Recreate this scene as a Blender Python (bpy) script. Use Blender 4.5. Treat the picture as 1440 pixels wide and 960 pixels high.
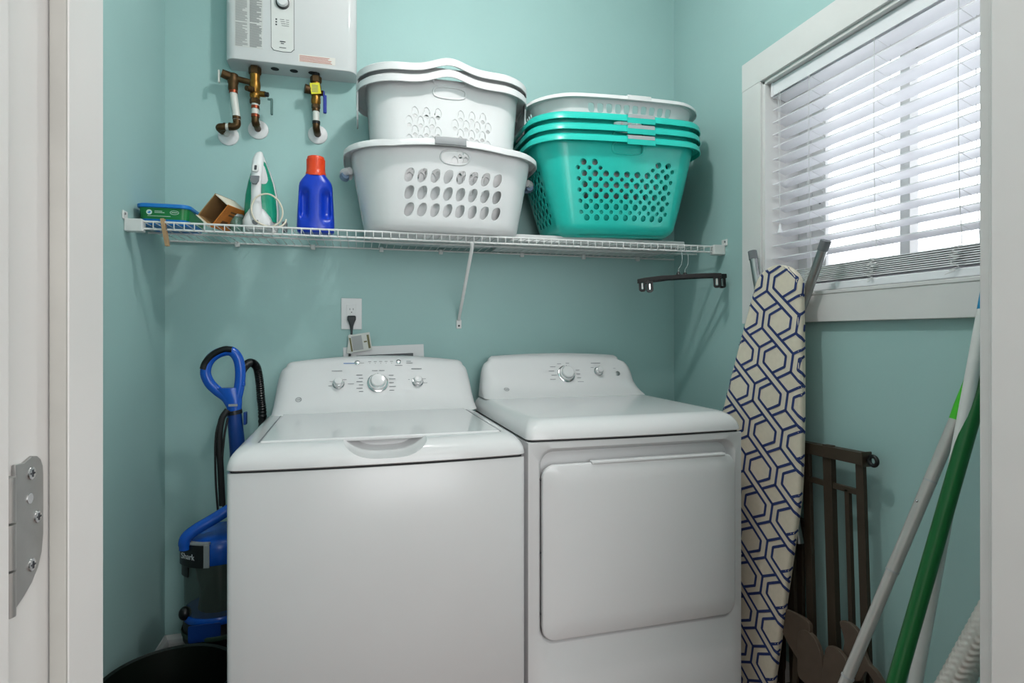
import bpy, bmesh, math, random
from mathutils import Vector, Matrix
random.seed(7)
PI = math.pi
SC = bpy.context.scene
COL = SC.collection
for o in list(bpy.data.objects): bpy.data.objects.remove(o)

# ------------------------------------------------------------------ camera, world, light, exposure
cam = bpy.data.cameras.new('camera'); cam_o = bpy.data.objects.new('camera', cam); COL.objects.link(cam_o)
cam.sensor_width = 36.0; cam.lens = 814.0 / 1440.0 * 36.0; cam.shift_y = -10.0 / 1440.0; cam.clip_start = 0.02
cam_o.location = (0, 0, 1.17); cam_o.rotation_euler = (math.radians(90), 0, math.radians(-14.8))
SC.camera = cam_o
SC.view_settings.view_transform = 'Standard'; SC.view_settings.look = 'None'
SC.view_settings.exposure = 0.18; SC.view_settings.gamma = 1.0; SC.view_settings.use_curve_mapping = False

w = bpy.data.worlds.new('world'); SC.world = w; w.use_nodes = True
bg = w.node_tree.nodes['Background']; bg.inputs[0].default_value = (0.90, 0.95, 1.0, 1); bg.inputs[1].default_value = 4.4

def lamp(name, kind, loc, power, color=(1, 1, 1), size=0.1, rot=(0, 0, 0), size_y=None, parent=None):
    l = bpy.data.lights.new(name, kind); l.energy = power; l.color = color
    if kind == 'AREA':
        l.shape = 'RECTANGLE' if size_y else 'DISK'; l.size = size
        if size_y: l.size_y = size_y
    else: l.shadow_soft_size = size
    o = bpy.data.objects.new(name, l); COL.objects.link(o); o.location = loc; o.rotation_euler = rot
    return o
ROOM_LAMP = (0.38, 1.18, 2.56)
lamp('room_lamp_light', 'POINT', ROOM_LAMP, 22.0, (1.0, 0.98, 0.96), 0.045)
lamp('hall_lamp_light', 'AREA', (0.10, -0.70, 2.68), 17.0, (1.0, 0.98, 0.96), 1.8)
# added soft frontal fill behind the camera; no window is built there
lamp('front_fill_light', 'AREA', (0.55, -1.62, 1.62), 33.0, (0.97, 0.99, 1.0), 1.3, (math.radians(90), 0, 0), 1.5)

# ------------------------------------------------------------------ materials
def lin(c):
    if isinstance(c, str):
        c = [int(c[i:i + 2], 16) / 255 for i in (0, 2, 4)]
    return tuple((x / 12.92 if x <= 0.04045 else ((x + 0.055) / 1.055) ** 2.4) for x in c)
MATS = {}
def mat(name, col, rough=0.5, metal=0.0, var=0.04, scale=12.0, bump=0.0, bscale=200.0, spec=0.5, trans=0.0, alpha=1.0, coat=0.0, emit=None, estr=0.0, ior=1.45):
    if name in MATS: return MATS[name]
    m = bpy.data.materials.new(name); m.use_nodes = True
    nt = m.node_tree; p = nt.nodes['Principled BSDF']; c = lin(col)
    tc = nt.nodes.new('ShaderNodeTexCoord')
    nz = nt.nodes.new('ShaderNodeTexNoise'); nz.inputs['Scale'].default_value = scale; nz.inputs['Detail'].default_value = 4
    nt.links.new(tc.outputs['Object'], nz.inputs['Vector'])
    rp = nt.nodes.new('ShaderNodeValToRGB')
    rp.color_ramp.elements[0].position = 0.3; rp.color_ramp.elements[1].position = 0.7
    rp.color_ramp.elements[0].color = tuple(x * (1 - var) for x in c) + (1,)
    rp.color_ramp.elements[1].color = tuple(min(1, x * (1 + var)) for x in c) + (1,)
    nt.links.new(nz.outputs['Fac'], rp.inputs['Fac']); nt.links.new(rp.outputs['Color'], p.inputs['Base Color'])
    p.inputs['Roughness'].default_value = rough; p.inputs['Metallic'].default_value = metal
    p.inputs['Specular IOR Level'].default_value = spec; p.inputs['IOR'].default_value = ior
    p.inputs['Transmission Weight'].default_value = trans; p.inputs['Alpha'].default_value = alpha
    p.inputs['Coat Weight'].default_value = coat
    if emit: p.inputs['Emission Color'].default_value = lin(emit) + (1,); p.inputs['Emission Strength'].default_value = estr
    if bump:
        n2 = nt.nodes.new('ShaderNodeTexNoise'); n2.inputs['Scale'].default_value = bscale; n2.inputs['Detail'].default_value = 3
        nt.links.new(tc.outputs['Object'], n2.inputs['Vector'])
        b = nt.nodes.new('ShaderNodeBump'); b.inputs['Strength'].default_value = bump; b.inputs['Distance'].default_value = 0.002
        nt.links.new(n2.outputs['Fac'], b.inputs['Height']); nt.links.new(b.outputs['Normal'], p.inputs['Normal'])
    MATS[name] = m; return m
WALL = mat('teal_wall_paint', '9fc0be', 0.5, spec=0.25, var=0.02, scale=3, bump=0.12, bscale=90)
TRIM = mat('white_trim_paint', 'd6d5d4', 0.35, var=0.015)
CEIL = mat('ceiling_paint', 'e4e4e2', 0.8, var=0.02, bump=0.2, bscale=60)
HALL = mat('hall_paint', 'dcdad6', 0.7, var=0.02)
WOOD = mat('brown_floor_wood', '6e3f2c', 0.4, var=0.25, scale=8)
ENAMEL = mat('white_enamel', 'cfcfd0', 0.10, var=0.005, spec=0.35, coat=0.0)
PANEL = mat('panel_plastic', 'cfcfd0', 0.38, var=0.005, spec=0.2)
SHEET = mat('white_sheet_metal', 'cacacb', 0.22, var=0.006)
DARKGAP = mat('dark_gap', '242628', 0.8)
GREYP = mat('grey_print', '6d7074', 0.6)
DPRINT = mat('dark_print', '3c3f44', 0.6)
CHROME = mat('chrome', 'c9cacb', 0.15, 1.0, var=0.02)
STEEL = mat('brushed_steel', 'a3a4a4', 0.38, 1.0, var=0.05, scale=40)
HINGE = mat('satin_nickel', 'a9a9a8', 0.42, 0.8, var=0.06, scale=60)
PWHITE = mat('white_plastic', 'd8d8d9', 0.36, var=0.01)
WIREW = mat('white_vinyl_coat', 'd9d9d8', 0.35, var=0.01)
TEAL = mat('teal_plastic', '25bfb1', 0.28, var=0.02)
TGREY = mat('grey_grip', 'a7a9ac', 0.5)
DGRIP = mat('dark_grey_grip', '85878a', 0.5)
BLUEP = mat('blue_grey_grip', '7e93ad', 0.5)
BRASS = mat('aged_brass', '86602a', 0.36, 0.85, var=0.25, scale=60)
COPPER = mat('copper_ring', '8c4630', 0.4, 0.8, var=0.2, scale=60)
BRONZE = mat('dark_bronze', '4f3a22', 0.45, 0.7, var=0.25, scale=60)
PEX = mat('white_pipe', 'cfcfc9', 0.4)
BLACK = mat('black_plastic', '0c0d0f', 0.35)
RUBBER = mat('black_rubber', '141415', 0.6)
CORDG = mat('grey_rubber_cord', '3d4042', 0.55)
BLUEB = mat('blue_bottle_plastic', '0b37b5', 0.3, var=0.03)
ORANGE = mat('orange_cap_plastic', 'd8431a', 0.35)
VBLUE = mat('vacuum_blue', '0f4fae', 0.25, var=0.03)
VDBLUE = mat('vacuum_dark_blue', '0d3577', 0.35)
VGREY = mat('vacuum_grey', '8c9193', 0.4)
VCUP = mat('smoked_cup', '4a5650', 0.12, alpha=0.55)
CREAM = mat('cream_cotton', 'd9cfbd', 0.85, var=0.03, scale=80, bump=0.3, bscale=900)
NAVY = mat('navy_print', '2b3a6d', 0.85)
GATE = mat('brown_gate_metal', '3f352a', 0.5, 0.2, var=0.1)
GLASS = mat('window_glass', 'ffffff', 0.0, trans=1.0, var=0.0)
SLAT = mat('white_slat', 'e6e6ea', 0.42, var=0.01)
CORD = mat('white_cord', 'd8d8d8', 0.8)
GREEN = mat('green_pole', '0f5a27', 0.3, var=0.05)
LIME = mat('lime_grip', '3fae22', 0.45)
BLUTIP = mat('blue_tip', '1280ad', 0.4)
POLEG = mat('grey_pole', 'b3b1ae', 0.32, 0.3)
POLEW = mat('white_pole', 'd0d0ce', 0.35)
CARD = mat('cardboard', '9b7a50', 0.85, var=0.08)
CARDW = mat('cardboard_edge', 'd8d0c0', 0.8)
ORBOX = mat('orange_box_print', 'c9772e', 0.6, var=0.2, scale=30)
PEGW = mat('peg_wood', 'a98a68', 0.75, var=0.12, scale=50)
BINM = mat('dark_bin_plastic', '0e1410', 0.3)
RED = mat('red_cloth', '8d2f2c', 0.8)
TUBG = mat('green_label', '15743a', 0.35, var=0.1, scale=25)
TUBB = mat('blue_tub', '1b77c4', 0.35)
MINT = mat('mint_plastic', '1fa181', 0.22, trans=0.25)
BOARDW = mat('white_board', 'd4d4d4', 0.6)

# ------------------------------------------------------------------ helpers
class MB:
    def __init__(s): s.v = []; s.f = []
    def add(s, vs, fs, M=None):
        b = len(s.v)
        s.v += [tuple(M @ Vector(p)) if M else tuple(p) for p in vs]
        s.f += [tuple(i + b for i in f) for f in fs]; return s
    def box(s, a, b, M=None):
        x0, y0, z0 = a; x1, y1, z1 = b
        return s.add([(x0, y0, z0), (x1, y0, z0), (x1, y1, z0), (x0, y1, z0), (x0, y0, z1), (x1, y0, z1), (x1, y1, z1), (x0, y1, z1)],
                     [(3, 2, 1, 0), (4, 5, 6, 7), (0, 1, 5, 4), (1, 2, 6, 5), (2, 3, 7, 6), (3, 0, 4, 7)], M)
    def loft(s, rings, cap0=True, cap1=True, closed=True, M=None):
        n = len(rings[0]); vs = [p for r in rings for p in r]; fs = []
        for i in range(len(rings) - 1):
            for j in range(n if closed else n - 1):
                k = (j + 1) % n
                fs.append((i * n + j, i * n + k, (i + 1) * n + k, (i + 1) * n + j))
        if cap0: fs.append(tuple(range(n))[::-1])
        if cap1: fs.append(tuple((len(rings) - 1) * n + j for j in range(n)))
        return s.add(vs, fs, M)
    def tube(s, path, r, n=10, caps=True, closed=False, flat=1.0, up=None, M=None):
        P = [Vector(p) for p in path]; N = len(P); rr = r if isinstance(r, (list, tuple)) else [r] * N
        T = []
        for i in range(N):
            a = P[(i - 1) % N] if (closed or i > 0) else P[i]; b = P[(i + 1) % N] if (closed or i < N - 1) else P[i]
            T.append((b - a).normalized())
        u = Vector(up) if up else (Vector((0, 0, 1)) if abs(T[0].z) < 0.9 else Vector((1, 0, 0)))
        u = (u - T[0] * u.dot(T[0])).normalized(); rings = []
        for i in range(N):
            u = (u - T[i] * u.dot(T[i])).normalized(); v = T[i].cross(u)
            rings.append([P[i] + (u * math.cos(t) + v * math.sin(t) * flat) * rr[i] for t in [2 * PI * k / n for k in range(n)]])
        if closed: rings.append(rings[0])
        return s.loft(rings, caps and not closed, caps and not closed, M=M)
    def lathe(s, prof, n=24, M=None, caps=True):
        return s.loft([[(r * math.cos(2 * PI * k / n), r * math.sin(2 * PI * k / n), z) for k in range(n)] for r, z in prof], caps, caps, M=M)
    def prism(s, poly, t0, t1, M=None):
        n = len(poly); return s.loft([[(x, y, t0) for x, y in poly], [(x, y, t1) for x, y in poly]], M=M)
    def ball(s, c, r, n=12, M=None):
        c = Vector(c); R = r if isinstance(r, (tuple, list)) else (r, r, r)
        return s.loft([[(c.x + R[0] * math.sin(p) * math.cos(q), c.y + R[1] * math.sin(p) * math.sin(q), c.z - R[2] * math.cos(p)) for q in [2 * PI * k / n for k in range(n)]]
                       for p in [0.02 + (PI - 0.04) * i / (n // 2 + 1) for i in range(n // 2 + 2)]], M=M)
def wm(o):
    M = o.matrix_basis.copy()
    while o.parent: o = o.parent; M = o.matrix_basis @ M
    return M
def obj(name, mb, m, parent=None, smooth=None, bevel=0, seg=2, local=False, merge=0):
    me = bpy.data.meshes.new(name); o = bpy.data.objects.new(name, me); COL.objects.link(o)
    V = mb.v
    if parent:
        o.parent = parent
        if not local:
            I = wm(parent).inverted(); V = [I @ Vector(p) for p in V]
    me.from_pydata([tuple(p) for p in V], [], mb.f); me.update()
    b = bmesh.new(); b.from_mesh(me)
    if merge: bmesh.ops.remove_doubles(b, verts=b.verts, dist=merge)
    bmesh.ops.recalc_face_normals(b, faces=b.faces); b.to_mesh(me); b.free()
    me.materials.append(m)
    if smooth is not None:
        me.shade_smooth(); me.set_sharp_from_angle(angle=math.radians(smooth))
    if bevel:
        k = o.modifiers.new('bevel', 'BEVEL'); k.width = bevel; k.segments = seg; k.limit_method = 'ANGLE'; k.angle_limit = math.radians(35)
        if smooth is None: me.shade_smooth(); me.set_sharp_from_angle(angle=math.radians(50)); k.harden_normals = True
    return o
def tag(o, label, cat, group=None):
    o['label'] = label; o['category'] = cat
    if group: o['group'] = group
    return o
def thing(name, label, cat, loc=(0, 0, 0), rz=0, group=None, rot=None):
    o = bpy.data.objects.new(name, None); COL.objects.link(o); o.empty_display_size = 0.05
    o.location = loc; o.rotation_euler = rot if rot else (0, 0, rz)
    return tag(o, label, cat, group)
def struct(name, mb, m, parent=None, **k):
    o = obj(name, mb, m, parent, **k)
    if not parent: o['kind'] = 'structure'
    return o
def dup(root, loc, label, rot=None):
    r = root.copy(); COL.objects.link(r); r.location = loc; r['label'] = label
    if rot: r.rotation_euler = rot
    for ch in root.children:
        c = ch.copy(); COL.objects.link(c); c.parent = r
        for g in ch.children:
            d = g.copy(); COL.objects.link(d); d.parent = c
    return r
def frame(o, x, y, z=None):
    """matrix with origin o, x axis x, y axis y"""
    x = Vector(x).normalized(); y = Vector(y); z = x.cross(y).normalized(); y = z.cross(x)
    M = Matrix((x, y, z)).transposed().to_4x4(); M.translation = Vector(o); return M
def rrect(w, h, r, n=6, cx=0, cy=0):
    p = []
    for (sx, sy, a) in ((1, -1, -PI / 2), (1, 1, 0), (-1, 1, PI / 2), (-1, -1, PI)):
        for k in range(n + 1):
            t = a + PI / 2 * k / n; p.append((cx + sx * (w / 2 - r) + r * math.cos(t), cy + sy * (h / 2 - r) + r * math.sin(t)))
    return p
def arc(c, r, a0, a1, n, ax=(1, 0, 0), ay=(0, 0, 1)):
    c = Vector(c); ax = Vector(ax); ay = Vector(ay)
    return [c + ax * r * math.cos(a0 + (a1 - a0) * k / n) + ay * r * math.sin(a0 + (a1 - a0) * k / n) for k in range(n + 1)]
def spline(pts, n=8, closed=False):
    P = [Vector(p) for p in pts]; N = len(P); out = []
    for i in range(N if closed else N - 1):
        p0 = P[(i - 1) % N] if closed or i > 0 else P[0] * 2 - P[1]; p1 = P[i]; p2 = P[(i + 1) % N]
        p3 = P[(i + 2) % N] if closed or i < N - 2 else P[N - 1] * 2 - P[N - 2]
        for k in range(n):
            t = k / n
            out.append(0.5 * ((2 * p1) + (p2 - p0) * t + (2 * p0 - 5 * p1 + 4 * p2 - p3) * t * t + (3 * p1 - p0 - 3 * p2 + p3) * t ** 3))
    if not closed: out.append(P[-1])
    return out
def prints(name, M, rects, m, parent, lift=0.0006):
    mb = MB()
    for (u, v, a, b) in rects: mb.add([(u, v, lift), (u + a, v, lift), (u + a, v + b, lift), (u, v + b, lift)], [(0, 1, 2, 3)], M)
    o = obj(name, mb, m, parent); o['kind'] = 'stuff'; return o
def text(name, body, size, M, m, parent, extrude=0.0004):
    c = bpy.data.curves.new(name, 'FONT'); c.body = body; c.size = size; c.extrude = extrude; c.align_x = 'CENTER'; c.align_y = 'CENTER'; c.resolution_u = 3
    o = bpy.data.objects.new(name, c); COL.objects.link(o)
    dg = bpy.context.evaluated_depsgraph_get(); dg.update()
    me = bpy.data.meshes.new_from_object(o.evaluated_get(dg)); bpy.data.objects.remove(o)
    me.materials.clear(); me.materials.append(m); me.transform(M if not parent else wm(parent).inverted() @ M)
    o = bpy.data.objects.new(name, me); COL.objects.link(o); o.parent = parent; return o

# ------------------------------------------------------------------ room
XL, XR, YB, YF, ZC = -0.637, 1.293, 2.2, 0.535, 2.74
WY0, WY1, WZ0, WZ1 = 0.82, 1.63, 1.29, 2.0       # window opening
fl = struct('floor', MB().box((-1.6, -1.7, -0.06), (XR + 0.3, YB + 0.2, -0.012)), WOOD)
k = 0; y = -1.7
pl_mesh = None
for i in range(22):
    x0 = -1.6 + i * 0.145
    if x0 + 0.143 > XR + 0.3: break
    if pl_mesh is None:
        o = obj('plank', MB().box((0, -1.7, -0.014), (0.1425, YB, 0.0)), WOOD, fl, bevel=0.0015, seg=1, local=True); pl_mesh = o.data; first = o
        o.location.x = x0
    else:
        o = first.copy(); COL.objects.link(o); o.location.x = x0
struct('ceiling', MB().box((XL - 0.1, YF - 0.1, ZC), (XR + 0.2, YB + 0.1, ZC + 0.08)), CEIL)
struct('wall_back', MB().box((XL - 0.1, YB, 0), (XR + 0.2, YB + 0.1, ZC)), WALL)
struct('wall_left', MB().box((XL - 0.1, YF, 0), (XL, YB, ZC)), WALL)
TW = 0.15
wr = MB()
wr.box((XR, YF, 0), (XR + TW, YB, WZ0)).box((XR, YF, WZ1), (XR + TW, YB, ZC)).box((XR, YF, WZ0), (XR + TW, WY0, WZ1)).box((XR, WY1, WZ0), (XR + TW, YB, WZ1))
struct('wall_right', wr, WALL)
JX0, JX1 = -0.21, 0.7435                            # door jambs
YH = 0.418                                        # hall face of the door wall
wf = MB()
wf.box((XL, YH + .01, 0), (JX0 - .018, YF, ZC)).box((JX1 + .018, YH + .01, 0), (XR, YF, ZC)).box((JX0 - .018, YH + .01, 2.06), (JX1 + .018, YF, ZC))
struct('wall_front', wf, WALL)
# the hall where the camera stands
struct('wall_hall_left', MB().box((-1.65, -1.7, 0), (-1.55, YH, ZC)), HALL)
struct('wall_hall_right', MB().box((XR + .3, -1.7, 0), (XR + .4, YH, ZC)), HALL)
struct('wall_hall_rear', MB().box((-1.65, -1.8, 0), (XR + .4, -1.7, ZC)), HALL)
struct('ceiling_hall', MB().box((-1.65, -1.8, ZC), (XR + .4, YH + .02, ZC + .08)), CEIL)
struct('wall_hall_front', MB().box((-1.65, YH, 0), (JX0 - .09, YH + .01, ZC)).box((JX1 + .09, YH, 0), (XR + .4, YH + .01, ZC)).box((JX0 - .09, YH, 2.12), (JX1 + .09, YH + .01, ZC)), HALL)
def base(name, a, b, n):
    # profile extruded from a to b; n = inward normal
    a = Vector(a); b = Vector(b); n = Vector(n)
    pr = [(0, 0), (.015, 0), (.015, .125), (.012, .138), (.006, .146), (.004, .15), (0, .15)]
    struct(name, MB().loft([[p + n * d + Vector((0, 0, h)) for d, h in pr] for p in (a, b)]), TRIM)
base('baseboard_back', (XL, YB, 0), (XR, YB, 0), (0, -1, 0))
base('baseboard_left', (XL, YF, 0), (XL, YB, 0), (1, 0, 0))
base('baseboard_right', (XR, YF, 0), (XR, YB, 0), (-1, 0, 0))
# door frame with jambs, stops and casings
df = bpy.data.objects.new('door_1', None); COL.objects.link(df); df['kind'] = 'structure'
obj('jamb', MB().box((JX0 - .018, YH, 0), (JX0, YF, 2.06)), TRIM, df, bevel=.001)
obj('stop', MB().box((JX0, YH + .057, 0), (JX0 + .0115, YF, 2.05)), TRIM, df, bevel=.0025)
obj('jamb', MB().box((JX1, YH, 0), (JX1 + .018, YF, 2.06)), TRIM, df, bevel=.001)
obj('stop', MB().box((JX1 - .0115, YH + .057, 0), (JX1, YF - .01, 2.05)), TRIM, df, bevel=.0025)
obj('head_jamb', MB().box((JX0, YH, 2.042), (JX1, YF, 2.06)), TRIM, df)
for sx, x in ((-1, JX0 - .006), (1, JX1 + .006)):
    for yy, t in ((YF, 1), (YH, -1)):
        x0, x1 = (x - .085, x) if sx < 0 else (x, x + .085)
        obj('casing', MB().box((x0, min(yy, yy + t * .016), 0), (x1, max(yy, yy + t * .016), 2.12)), TRIM, df, bevel=.003)
obj('stop_shade_strip', MB().box((JX0 + .0008, YH + .0545, 0.01), (JX0 + .0112, YH + .0575, 2.04)), mat('grey_stop_shade', 'a5a49f', .8, var=.06, scale=18), df, bevel=.001)  # added grey strip, its colour shades the over-bright face of the stop
# the open door slab, swung out into the hall
ds = thing('open_door', 'white door slab swung open against the left jamb, beside the metal hinge', 'door', (JX0 - .02, YH - .006, 0))
obj('slab', MB().box((JX0 - .028, -0.42, .012), (JX0 + .0095, YH - .0085, 2.03)), TRIM, ds, bevel=.0025)
hg = thing('door_hinge', 'satin nickel door hinge leaf screwed to the white left jamb', 'hinge', (JX0, YH + .02, 1.045))
leaf = [(-.006, -.047), (.004, -.043), (.013, -.038), (.0205, -.031), (.0255, -.022), (.0275, -.010), (.0275, .030), (.0268, .036), (.0240, .041), (.0195, .0440), (.014, .045), (.004, .0425), (-.006, .0435)]
ML = frame((JX0 + .0002, YH + .017, 1.045), (0, 1, 0), (0, 0, 1))
obj('leaf', MB().prism(leaf, 0, .0022, ML), HINGE, hg, bevel=.0006)
for kx in range(3):
    obj('knuckle', MB().lathe([(.0042, 0), (.0042, .027)], 12, Matrix.Translation((JX0 + .0055, YH - .004, 1.0 + kx * .0285))), HINGE, hg, smooth=40)
for (a, b) in ((.012, .034), (.0195, .0035), (.0125, -.026)):
    s_ = obj('screw', MB().lathe([(.0042, 0), (.004, .0008), (.003, .0010)], 14, ML @ Matrix.Translation((a, b, .0022))), CHROME, hg, smooth=30)
    obj('slot', MB().box((a - .0024, b - .0005, .0033), (a + .0024, b + .0005, .0036), ML).box((a - .0005, b - .0024, .0033), (a + .0005, b + .0024, .0036), ML), DPRINT, s_)
MW = ML @ Matrix.Translation((.0105, .018, .0022))
obj('emblem', MB().lathe([(.0034, 0), (.0034, .0004)], 16, MW), CHROME, hg)

# ------------------------------------------------------------------ window
win = bpy.data.objects.new('window_1', None); COL.objects.link(win); win['kind'] = 'structure'
cw = .094
def bx(name, a, b, m=TRIM, par=win, bevel=.002): return obj(name, MB().box(a, b), m, par, bevel=bevel)
xi = XR - .019
bx('casing', (xi, WY1, WZ0 - .005), (XR, WY1 + cw, WZ1 + cw)); bx('casing', (xi, WY0 - cw, WZ0 - .005), (XR, WY0, WZ1 + cw))
bx('head_casing', (xi - .001, WY0 - cw, WZ1), (XR, WY1 + cw, WZ1 + cw))
bx('apron', (xi, WY0 - cw - .0, 1.206), (XR, WY1 + cw, WZ0 - .001)); bx('sill', (xi - .002, WY0 - .01, WZ0 - .006), (XR + TW, WY1 + .01, WZ0 + .004))
bx('jamb_liner', (XR - .01, WY1 - .012, WZ0), (XR + TW, WY1 + .002, WZ1)); bx('jamb_liner', (XR - .01, WY0 - .002, WZ0), (XR + TW, WY0 + .012, WZ1)); bx('jamb_liner', (XR - .01, WY0, WZ1 - .012), (XR + TW, WY1, WZ1 + .002))
x0 = XR + TW
yc = 1.245
# vinyl frame and sliding sashes
bx('frame_stile', (x0 - .03, WY1 - .05, WZ0), (x0 + .06, WY1 - .01, WZ1)); bx('frame_stile', (x0 - .03, WY0 + .01, WZ0), (x0 + .06, WY0 + .05, WZ1))
bx('frame_rail', (x0 - .03, WY0, WZ0 + .002), (x0 + .06, WY1, WZ0 + .03)); bx('frame_rail', (x0 - .03, WY0, WZ1 - .035), (x0 + .06, WY1, WZ1))
for (ya, yb, xs) in ((yc - .012, WY1 - .045, x0 - .01), (WY0 + .045, yc + .044, x0 + .025)):
    sg = MB()
    if ya < yc - .1:
        sw = .03
    else: sw = .06
    sg.box((xs, ya, WZ0 + .03), (xs + .03, ya + .03, WZ1 - .03)).box((xs, yb - sw, WZ0 + .03), (xs + .03, yb, WZ1 - .03))
    sg.box((xs + .001, ya, WZ0 + .03), (xs + .029, yb, WZ0 + .06)).box((xs + .001, ya, WZ1 - .06), (xs + .029, yb, WZ1 - .03))
    s_ = obj('sash', sg, TRIM, win, bevel=.002)
    obj('pane', MB().box((xs + .012, ya + .02, WZ0 + .05), (xs + .016, yb - .02, WZ1 - .05)), GLASS, s_)
obj('latch', MB().ball((x0 - .012, WY1 - .085, 1.6), (.006, .008, .012)), GREYP, win, smooth=60)

# blinds
bl = thing('window_blind', 'white horizontal slat blind lowered over the window, bottom slats stacked', 'blind', (XR + .045, 1.22, WZ0))
BX = XR + .040; BY0, BY1 = WY0 + .017, WY1 - .017
obj('headrail', MB().box((BX - .028, BY0, 1.952), (BX + .03, BY1, 1.985)), SLAT, bl, bevel=.002)
obj('valance', MB().box((BX - .032, BY0, 1.945), (BX - .028, BY1, 1.987)), SLAT, bl, bevel=.001)
obj('valance_return', MB().box((BX - .034, BY1 - .012, 1.943), (BX + .012, BY1 - .002, 1.988)), SLAT, bl, bevel=.001)
def slat_mb(tilt, w=.05, t=.0028):
    rows = []
    for i in range(7):
        q = -1 + 2 * i / 6; d = q * w / 2; crown = .0035 * (1 - q * q)
        rows.append((d, crown))
    top = [(d, c + t / 2) for d, c in rows]; bot = [(d, c - t / 2) for d, c in rows][::-1]
    ct, st = math.cos(tilt), math.sin(tilt)
    pr = [(d * ct + z * st, -d * st + z * ct) for d, z in top + bot]
    return MB().loft([[(x, yy, z) for x, z in pr] for yy in (BY0 - 1.22, BY1 - 1.22)])
sl0 = obj('slat', slat_mb(math.radians(8)), SLAT, bl, smooth=35, local=True)
for k in range(14):
    s_ = sl0 if k == 0 else sl0.copy()
    if k: COL.objects.link(s_)
    s_.location = (-.005, 0, 1.4135 + .0404 * k - WZ0)
st0 = obj('slat', slat_mb(math.radians(4)), SLAT, bl, smooth=35, local=True)
for k in range(9):
    s_ = st0 if k == 0 else st0.copy()
    if k: COL.objects.link(s_)
    s_.location = (-.005 + random.uniform(-.0015, .0015), 0, 1.3255 + .0052 * k - WZ0)
    s_.rotation_euler.z = random.uniform(-.0012, .0012)
obj('bottom_rail', MB().box((BX - .03, BY0, 1.2975), (BX + .02, BY1, 1.319)), SLAT, bl, bevel=.004)
for yy in (1.447, 1.221, 1.001):
    mb = MB()
    for xx in (BX - .031, BX + .022):
        mb.tube(spline([(xx, yy, 1.95), (xx - .001, yy, 1.7), (xx, yy - .002, 1.5), (xx + .001, yy - .006, 1.40), (xx - .001, yy - .008, 1.372)], 4), .0009, 5)
    obj('ladder_cord', mb, CORD, bl, smooth=60)
    for k in range(14):
        z = 1.4135 + .0404 * k
        mb2 = None
    rung = MB()
    for k in range(14):
        z = 1.4135 + .0404 * k
        rung.tube([(BX - .031, yy, z + .006), (BX + .022, yy, z - .014)], .0007, 4)
    obj('ladder_rungs', rung, CORD, bl)
    rs = random.Random(int(yy * 1000)); pts = [(BX - .032, yy - .008, 1.375)]
    for k in range(16):
        z = 1.372 - k * .0042
        pts.append((BX - .034 - rs.uniform(0, .004), yy + (.012 if k % 2 else -.012) * rs.uniform(.5, 1.3) + k * .0008, z + rs.uniform(-.004, .004)))
    obj('slack_cord', MB().tube(spline(pts, 5), .0009, 5), CORD, bl, smooth=60)
pc = obj('pull_cord', MB().tube([(BX - .034, BY1 - .045, 1.95), (BX - .034, BY1 - .045, 1.52)], .0008, 5).tube([(BX - .034, BY1 - .037, 1.95), (BX - .034, BY1 - .044, 1.53)], .0008, 5), CORD, bl)
obj('tassel', MB().lathe([(.002, .03), (.0035, .026), (.004, .016), (.0075, .008), (.0085, .002), (.006, 0)], 12, Matrix.Translation((BX - .034, BY1 - .045, 1.492))), SLAT, pc, smooth=50)

# ------------------------------------------------------------------ ceiling lamp (above the frame)
cl = thing('ceiling_light', 'round white flush ceiling light above the washer', 'ceiling light', (ROOM_LAMP[0], ROOM_LAMP[1], ZC))
obj('base_plate', MB().lathe([(.10, ZC), (.10, ZC - .025), (.09, ZC - .03)], 32, Matrix.Translation((ROOM_LAMP[0], ROOM_LAMP[1], 0))), PWHITE, cl, smooth=40)
obj('diffuser', MB().lathe([(.088, ZC - .03), (.083, ZC - .05), (.062, ZC - .068), (.02, ZC - .076)], 32, Matrix.Translation((ROOM_LAMP[0], ROOM_LAMP[1], 0))), mat('lamp_glass', 'ffffff', 0.4, emit='fff6ea', estr=1.5), cl, smooth=40)

# ------------------------------------------------------------------ wire shelf
SY, SZ = 1.855, 1.490
sh = thing('wire_shelf', 'long white wire shelf fixed across the back wall above the washer', 'shelf', (0.33, YB, SZ))
RR = .0032
obj('front_rail', MB().tube([(XL + .004, SY, SZ), (XR - .004, SY, SZ)], RR, 8), WIREW, sh, smooth=60)
obj('front_rail', MB().tube([(XL + .004, SY + .003, SZ - .020), (XR - .004, SY + .003, SZ - .020)], RR, 8), WIREW, sh, smooth=60)
obj('back_rail', MB().tube([(XL + .004, YB - .006, SZ - .004), (XR - .004, YB - .006, SZ - .004)], RR, 8), WIREW, sh, smooth=60)
obj('middle_rail', MB().tube([(XL + .004, SY + .17, SZ - .0045), (XR - .004, SY + .17, SZ - .0045)], RR, 8), WIREW, sh, smooth=60)
wire = MB().tube([(0, SY + .001, SZ - .0225), (0, SY - .003, SZ - .018), (0, SY - .0032, SZ - .003), (0, SY, SZ + .001), (0, SY + .006, SZ), (0, YB - .005, SZ - .001)], .0014, 6)
wo = None
nx = int((XR - XL - .03) / .0265)
for k in range(nx):
    if wo is None: o = wo = obj('wire', wire, WIREW, sh, smooth=60)
    else: o = wo.copy(); COL.objects.link(o)
    o.location.x += 0 if k == 0 else 0
    o.location = (XL + .018 + k * .0265, 0, 0)
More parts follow.
